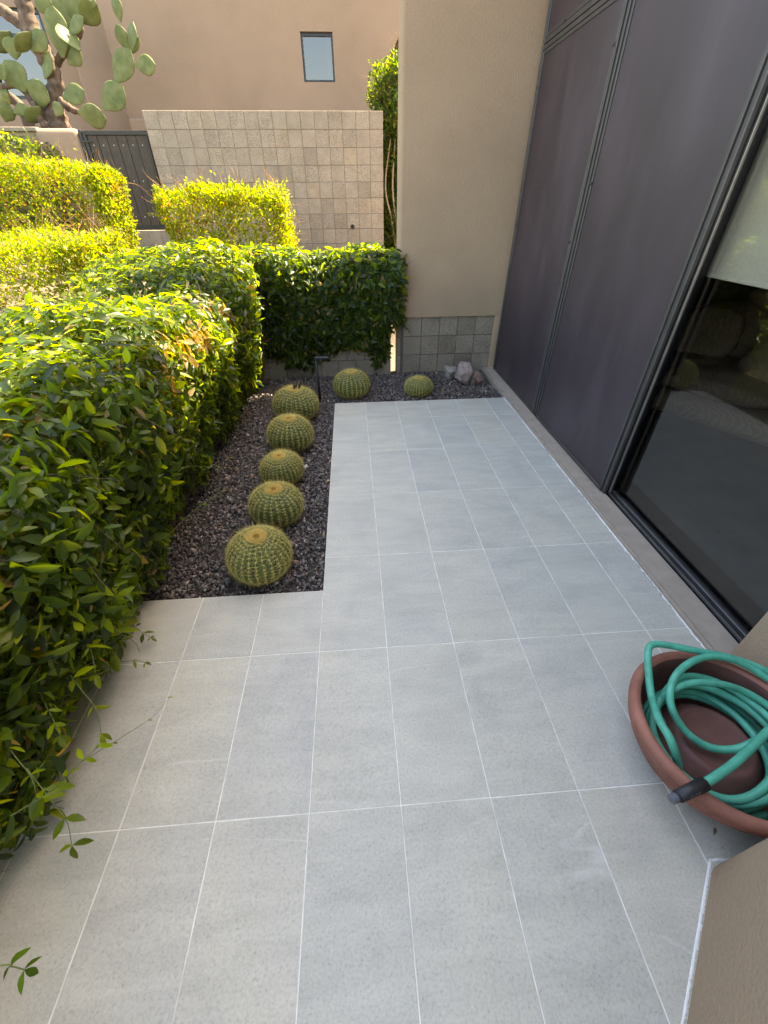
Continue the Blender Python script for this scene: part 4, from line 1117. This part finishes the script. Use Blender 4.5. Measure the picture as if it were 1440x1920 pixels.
    Dw = norm(np.stack([np.cos(a) * (rr * 3.2 - .12), np.sin(a) * (rr * 3.2 - .12), np.full(n, 1.0)], 1) + r_.normal(0, .3, (n, 3)))
    Lw = r_.uniform(.06, .11, n); e1 = norm(np.cross(Dw, r_.normal(size=(n, 3)))); e2 = np.cross(Dw, e1); w1 = .0085
    Vw = np.stack([Pw + e1 * w1, Pw + (-.5 * e1 + .866 * e2) * w1, Pw + (-.5 * e1 - .866 * e2) * w1, Pw + Dw * Lw[:, None]], 1)
    Fw = np.array([(0, 1, 3), (1, 2, 3), (2, 0, 3)])[None] + (np.arange(n) * 4)[:, None, None]
    tcol = np.where((rr < .10)[:, None], np.array([.5, .22, .03]), np.array([.95, .6, .16])) * r_.uniform(.75, 1.15, (n, 1))
    cw = fast('crown', Vw.reshape(-1, 3), Fw.reshape(-1, 3), False, np.repeat(np.concatenate([tcol, np.ones((n, 1))], 1), 4, 0)); cw.materials.append(M['wool'])
    return body, sp, cw
variants = [barrel_meshes(s, nr_) for s, nr_ in ((1, 26), (2, 29), (3, 24))]
CACTI = [(-.349, 1.168, .165, .91, "largest-looking golden barrel cactus, nearest the camera in the gravel bed", 0),
         (-.324, 1.642, .164, .83, "golden barrel cactus second from the near end of the row", 2),
         (-.339, 2.102, .151, .82, "smaller golden barrel cactus in the middle of the row of five", 1),
         (-.342, 2.605, .180, .85, "golden barrel cactus fourth from the near end of the row", 0),
         (-.354, 3.192, .205, .80, "golden barrel cactus with dark dried stubs in its crown beside the black stake", 1),
         (.178, 3.694, .183, .82, "golden barrel cactus by the back corner of the tiles, below the vine hedge", 2),
         (.876, 3.674, .144, .74, "smallest golden barrel cactus, alone near the rocks at the back", 1)]
for x, y, r_, k, lab, vi in CACTI:
    t = thing('barrel_cactus', (x, y, -.03), lab, "cactus", "golden barrel cacti in the gravel bed")
    t.rotation_euler = (R(random.uniform(-4, 4)), R(random.uniform(-4, 4)), random.uniform(0, 6.28))
    for me, nm in zip(variants[vi], ('body', 'spines', 'crown')):
        o = bpy.data.objects.new(nm, me); C.objects.link(o); o.parent = t; o.scale = (r_, r_, r_ * k / .86 * .93)
        if nm == 'spines': o["kind"] = "stuff"
    if 'stubs' in lab:
        sg = [tube_geo(np.array([(q * .03 + .015, -.02 + .03 * (i % 2), 1.62 * k * r_ + .02), (q * .03 + .02, -.02 + .03 * (i % 2), 1.8 * k * r_ + .065)]), np.array([.011, .006]), 6) for i, q in enumerate((-.6, .2, .9, 1.3))]
        o = bpy.data.objects.new('dried_stub', fast('dried_stub', *join_geo(sg), True)); o.data.materials.append(M['bark']); C.objects.link(o); o.parent = t

# ================================================================== ROCKS, STAKE
def rock_me(seed, sx, sy, sz, col, cuts=14):
    r_ = np.random.default_rng(seed)
    bm = bmesh.new(); bmesh.ops.create_icosphere(bm, subdivisions=3, radius=1)
    for c_ in range(cuts):
        d = norm(r_.normal(size=3)); k = r_.uniform(.5, .8)
        for v in bm.verts:
            q = np.array(v.co) @ d
            if q > k: v.co = v.co - Vector(d * (q - k))
    co = np.array([v.co for v in bm.verts]); nz = smoothnoise(co, .7, seed, 3)
    for v, q in zip(bm.verts, nz): v.co *= 1 + .05 * q; v.co = Vector((v.co.x * sx, v.co.y * sy, v.co.z * sz))
    me = bpy.data.meshes.new('rock'); bm.to_mesh(me); bm.free()
    for p_ in me.polygons: p_.use_smooth = True
    me.set_sharp_from_angle(angle=R(12))
    return me
def rock(name, loc, rot, dims, seed, col, label):
    m = plain("stone " + name + str(seed), col, .85, noise=.35, nscale=28, bmp=.9, bscale=90)
    o = put(name, rock_me(seed, *dims, col), m, None, loc); o.rotation_euler = rot
    tag(o, label, "rock", "rocks by the block inset")
rock('rock', (1.44, 3.97, .075), (.2, .35, .4), (.145, .125, .18), 3, (.30, .225, .20), "pinkish boulder, the largest rock by the block base of the column")
rock('rock', (1.285, 4.08, .055), (0, .1, .9), (.095, .085, .125), 8, (.26, .235, .21), "grey rounded rock leaning left of the pinkish boulder")
rock('rock', (1.565, 3.95, .035), (.3, -.4, .2), (.075, .065, .11), 14, (.27, .18, .135), "small reddish brown rock right of the pinkish boulder")
rock('rock', (1.50, 3.87, .02), (.1, .8, 1.2), (.045, .04, .09), 19, (.10, .075, .06), "thin dark stone shard in front of the pinkish boulder")
stake = thing('garden_stake', (-.156, 3.57, -.03), "thin black stake light in the gravel behind the barrel cacti", "garden light")
V, F = tube_geo(np.array([(-.156, 3.575, -.03), (-.156, 3.575, .40)]), .013, 10); put('post', fast('post', V, F, True), M['black_plastic'], stake)
box('head', -.165, -.03, 3.555, 3.595, .4005, .425, M['black_plastic'], stake, .005)

# ================================================================== HOSE POT
PX, PYc, PR, PH = 1.412, .078, .297, .205
pot = thing('hose_pot', (PX, PYc, 0), "round terracotta-coloured hose bowl with raised centre standing by the wall", "pot")
s = PR / .297
prof_out = [(.170, .0), (.200, .002), (.232, .035), (.255, .075), (.268, .098), (.262, .101), (.270, .106), (.281, .128), (.2825, .131), (.2775, .135), (.284, .139), (.291, .158), (.2915, .161), (.287, .164), (.295, .172), (.297, .185), (.293, .198), (.283, .2055), (.270, .2045), (.262, .196)]
lathe('bowl', prof_out, 96, M['terracotta'], pot, (PX, PYc, .001))
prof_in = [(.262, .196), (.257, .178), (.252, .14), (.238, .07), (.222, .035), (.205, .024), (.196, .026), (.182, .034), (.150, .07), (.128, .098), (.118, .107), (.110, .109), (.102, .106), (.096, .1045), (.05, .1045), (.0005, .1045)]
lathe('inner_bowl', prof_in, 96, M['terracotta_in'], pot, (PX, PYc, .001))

# hose
def zp(u, v, z): return at_z(1160 + u / 5.054, 1180 + v / 5.054, z)
HR = .0126
hose = thing('garden_hose', (PX, PYc, .03), "bright green garden hose coiled in the terracotta bowl", "hose")
loops = []
rh = np.random.default_rng(4)
def ring(cx_, cy_, rx, ry, z, tilt, seed, turns=1.0, a0=0.0):
    a = np.linspace(a0, a0 + 2 * math.pi * turns, int(64 * turns))
    r0 = np.random.default_rng(seed)
    w = 1 + .025 * np.sin(2 * a + r0.uniform(0, 6)) + .02 * np.sin(3 * a + r0.uniform(0, 6))
    return np.stack([cx_ + rx * w * np.cos(a), cy_ + ry * w * np.sin(a), z + tilt * np.sin(a + r0.uniform(0, 6)) + .004 * np.sin(5 * a)], 1)
RB = (.214, .180, .150, .206, .168, .190, .142)      # how far out each turn lies on the open side of the bowl
th_ = np.linspace(0, 2 * math.pi * 6, 6 * 60); qf = th_ / (2 * math.pi)
near = np.exp(-(((np.degrees(th_) % 360) - 200) / 62.0) ** 4)   # the side towards the near wall, where the turns lie low against it
rb_ = np.interp(qf, np.arange(7), RB) + .008 * np.sin(2.3 * th_ + 1) + .006 * np.sin(1.37 * th_)
zb_ = .05 + .0245 * qf + .006 * np.sin(1.7 * th_)
rr_ = rb_ * (1 - near) + .2205 * near; zz_ = zb_ * (1 - near) + (.036 + .016 * qf) * near
coil = np.stack([PX + .012 * (1 - near) + rr_ * np.cos(th_), PYc + .01 * (1 - near) + rr_ * np.sin(th_), zz_], 1)
for _ in range(2): coil[1:-1] = (coil[:-2] + 2 * coil[1:-1] + coil[2:]) / 4
loops.append(tube_geo(coil, HR, 12))
strands = [
    [(1700, 560, .16), (1640, 760, .2), (1415, 968, .232), (1260, 1120, .238), (1100, 1265, .24), (950, 1375, .238), (800, 1470, .234)],
    [(490, 1045, .11), (385, 860, .15), (312, 640, .2), (283, 400, .232), (277, 230, .25), (300, 158, .256), (360, 140, .256), (470, 152, .25), (640, 185, .245), (830, 222, .24), (1000, 255, .232), (1250, 330, .23), (1480, 450, .222), (1700, 650, .2)],
    [(1750, 800, .17), (1600, 600, .2), (1415, 470, .222), (1200, 335, .235), (1000, 268, .246), (820, 262, .25), (660, 328, .245), (548, 430, .236), (492, 560, .222), (492, 700, .2), (545, 840, .175), (650, 980, .15), (800, 1090, .138), (950, 1137, .136), (1130, 1130, .15), (1290, 1062, .18), (1480, 930, .2), (1650, 700, .19)],
    [(420, 900, .08), (365, 770, .12), (400, 660, .16), (520, 565, .205), (680, 512, .222), (830, 505, .226), (1000, 525, .222), (1200, 592, .2), (1415, 725, .19), (1600, 900, .18), (1640, 1150, .17), (1500, 1400, .15)],
]
for si, stt in enumerate(strands):
    pts = [zp(*q) for q in stt]
    if si == 1:      # the lower end hugs the near wall of the bowl and slips along it out of sight
        for k_ in range(2):
            zs = np.linspace(.05, .24, 60); cand = [zp(stt[k_][0], stt[k_][1], z_) for z_ in zs]
            er = [abs(math.hypot(c_[0] - PX, c_[1] - PYc) - (np.interp(z_, [.035, .07, .14, .178, .2, .24], [.222, .238, .252, .257, .262, .272]) - HR)) for c_, z_ in zip(cand, zs)]
            pts[k_] = cand[int(np.argmin(er))]
        a_ = math.atan2(pts[0][1] - PYc, pts[0][0] - PX); z0_ = pts[0][2]
        pts = [np.array([PX + rr_ * math.cos(a_ + d_), PYc + rr_ * math.sin(a_ + d_), z_]) for d_, rr_, z_ in ((1.7, .208, .038), (1.2, .21, .04), (.8, .218, .045), (.45, .222, .055), (.2, .228, .6 * z0_ + .02))] + pts
    loops.append(tube_geo(catmull(pts, 8), HR, 12))
put('hose_tube', fast('hose_tube', *join_geo(loops), True), M['hose'], hose)
# coupling at the free end
cA, cB = zp(800, 1470, .234), zp(500, 1612, .228)
ax = norm(cB - cA); LC = np.linalg.norm(cB - cA)
def cyl_along(name, a0, a1, r0, r1, sides, mat, smooth, par=hose):
    V, F = tube_geo(np.array([cA + ax * a0 * LC, cA + ax * a1 * LC]), np.array([r0, r1]), sides)
    return put(name, fast(name, V, F, smooth), mat, par)
coup = cyl_along('coupling', -.06, .80, .0185, .0175, 8, M['black_plastic'], False)
cyl_along('coupling_collar', .801, .86, .0145, .0145, 20, M['black_plastic'], True, coup)
tg = []
for q in range(6):
    a0 = .86 + q * .025
    V, F = tube_geo(np.array([cA + ax * a0 * LC, cA + ax * (a0 + .008) * LC, cA + ax * (a0 + .016) * LC, cA + ax * (a0 + .025) * LC]), np.array([.0118, .0132, .0132, .0118]), 20); tg.append((V, F))
put('thread', fast('thread', *join_geo(tg), True), plain("grey plastic thread", (.12, .13, .15), .4), coup)
# moulded lettering on the coupling
tc = bpy.data.curves.new('lettering', 'FONT'); tc.body = "FNY"; tc.size = .017; tc.extrude = .0004; tc.align_x = 'CENTER'; tc.align_y = 'CENTER'; tc.space_character = 1.25
to = bpy.data.objects.new('lettering_tmp', tc); C.objects.link(to)
bpy.context.view_layer.update()
tm = bpy.data.meshes.new_from_object(to.evaluated_get(bpy.context.evaluated_depsgraph_get())); bpy.data.objects.remove(to)
tm.materials.clear(); tm.materials.append(plain("moulded letters", (.10, .10, .105), .5))
cen = cA + ax * .42 * LC; vw = norm(CAM - cen); vw = norm(vw + np.array([.0, -.9, -.5])); nrm_ = norm(vw - ax * (vw @ ax)); xdir = -ax; yd = np.cross(nrm_, xdir)
lo = put('lettering', tm, None, coup); cc = cen + nrm_ * .0172
lo.matrix_basis = Matrix([[xdir[0], yd[0], nrm_[0], cc[0]], [xdir[1], yd[1], nrm_[1], cc[1]], [xdir[2], yd[2], nrm_[2], cc[2]], [0, 0, 0, 1]])

# ================================================================== SOFA INSIDE
M['cush'] = None
def cushion_mat(name, c1, c2, sc):
    m, nt, nd, lk, b = mat_new(name)
    w = N(nt, "ShaderNodeTexWave"); w.inputs["Scale"].default_value = sc; w.inputs["Distortion"].default_value = 9; w.inputs["Detail"].default_value = 2; w.inputs["Detail Scale"].default_value = 1.2
    lk.new(worldpos(nt, 3), w.inputs["Vector"]); r_ = ramp(nt, [(.35, c1), (.6, c2)]); lk.new(w.outputs[0], r_.inputs[0]); lk.new(r_.outputs[0], b.inputs["Base Color"])
    b.inputs["Roughness"].default_value = .95; return m
M['cush'] = cushion_mat("zebra weave", (.40, .31, .23), (.47, .375, .29), 11)
M['throw'] = cushion_mat("ribbed throw", (.40, .33, .24), (.55, .47, .36), 22)
M['sofa'] = plain("sofa cloth", (.36, .28, .21), .95, noise=.1)
def pillow(name, c_, size, yaw, pitch, mat, parent=None, q=3.0):
    n1, n2 = 28, 16
    a = np.linspace(0, 2 * math.pi, n1, endpoint=False); b = np.linspace(-math.pi / 2, math.pi / 2, n2)
    A, B = np.meshgrid(a, b)
    f = lambda t, e: np.sign(t) * np.abs(t) ** e
    e1, e2 = 2 / q, .75
    V = np.stack([size[0] * f(np.cos(B), e2) * f(np.cos(A), e1), size[1] * f(np.cos(B), e2) * f(np.sin(A), e1), size[2] * f(np.sin(B), e2)], -1).reshape(-1, 3)
    V += (smoothnoise(V, .25, int(c_[0] * 100), 2) * .008)[:, None]
    i = np.arange(n2 - 1)[:, None] * n1; j = np.arange(n1)[None]; j2 = (j + 1) % n1
    F = np.stack([(i + j).ravel(), (i + j2).ravel(), (i + n1 + j2).ravel(), (i + n1 + j).ravel()], 1)
    o = put(name, fast(name, V, F, True), mat, parent, c_); o.rotation_euler = (pitch, 0, yaw); return o
SY = R(-62)     # direction of the sofa front edge
sofa = thing('sofa', (3.55, 2.5, 0), "patterned sofa in the dim room behind the glass door", "sofa")
ud = np.array([math.cos(SY), math.sin(SY), 0]); vd_ = np.array([-ud[1], ud[0], 0])   # vd_ points to the back
o0 = np.array([3.2, 2.45, 0])
def sp_(u, v, z): return tuple(o0 + ud * u + vd_ * v + np.array([0, 0, z]))
pillow('base', sp_(.3, .45, .14), (1.35, .46, .13), SY, 0, M['cush'], sofa, 8)
pillow('seat_cushion', sp_(-.35, .40, .36), (.62, .46, .11), SY, 0, M['cush'], sofa, 6)
pillow('seat_cushion', sp_(.92, .40, .36), (.62, .46, .11), SY, 0, M['cush'], sofa, 6)
pillow('backrest', sp_(.3, .95, .5), (1.35, .16, .42), SY, R(-8), M['sofa'], sofa, 6)
pillow('arm', sp_(-1.15, .45, .35), (.14, .48, .32), SY, 0, M['sofa'], sofa, 6)
tag(pillow('throw_pillow', sp_(-.6, .62, .62), (.26, .1, .22), SY + .2, R(-20), M['cush']), "large zebra-patterned pillow at the left end of the sofa", "pillow")
tag(pillow('throw_pillow', sp_(.05, .38, .54), (.22, .12, .15), SY - .2, R(-30), M['cush']), "small zebra-patterned pillow lying in the middle of the sofa", "pillow")
tag(pillow('throw_pillow', sp_(.55, .34, .54), (.24, .14, .15), SY + .1, R(-25), M['cush']), "zebra-patterned pillow at the right edge of the photo on the sofa", "pillow")
tag(pillow('folded_throw', sp_(.2, .92, .93), (.7, .22, .12), SY, 0, M['throw'], None, 4), "ribbed beige throw folded along the sofa back", "blanket")

# ================================================================== SMALL LITTER
def litter(loc, L_, seed, label, col=(.36, .25, .15)):
    r_ = np.random.default_rng(seed)
    V, F = leaf_geo(np.zeros((1, 3)), norm(r_.normal(size=(1, 3)) * np.array([1, 1, .2])), np.array([[.2, .1, 1.0]]), np.array([L_]), np.array([L_ * .22]), LT, LF, .5)
    V[:, 2] -= V[:, 2].min() - .001
    o = put('dry_leaf', fast('dry_leaf', V, F, True, np.tile([*col, 1], (len(V), 1))), M['wool'], None, loc)
    return tag(o, label, "dry leaf", "fallen dry leaves")
litter((at_z(614, 906, .0)[0], at_z(614, 906)[1], -.008), .05, 1, "curled dry leaf on the gravel at the left edge of the tiles", (.5, .36, .22))
litter((*at_z(606, 1000)[:2], -.008), .03, 2, "small dry leaf on the gravel beside the nearest cactus")
litter((*at_z(425, 895)[:2], -.008), .035, 3, "tan dry leaf on the gravel below the vine hedge")
litter((*at_z(815, 700)[:2], -.008), .06, 4, "tan dry leaf lying behind the smallest cactus", (.34, .25, .15))
litter((*at_z(1337, 1553)[:2], .001), .022, 5, "brown scrap of leaf on the tile below the hose bowl", (.16, .11, .06))
for o in bpy.data.objects:
    if "_w" in o: del o["_w"]
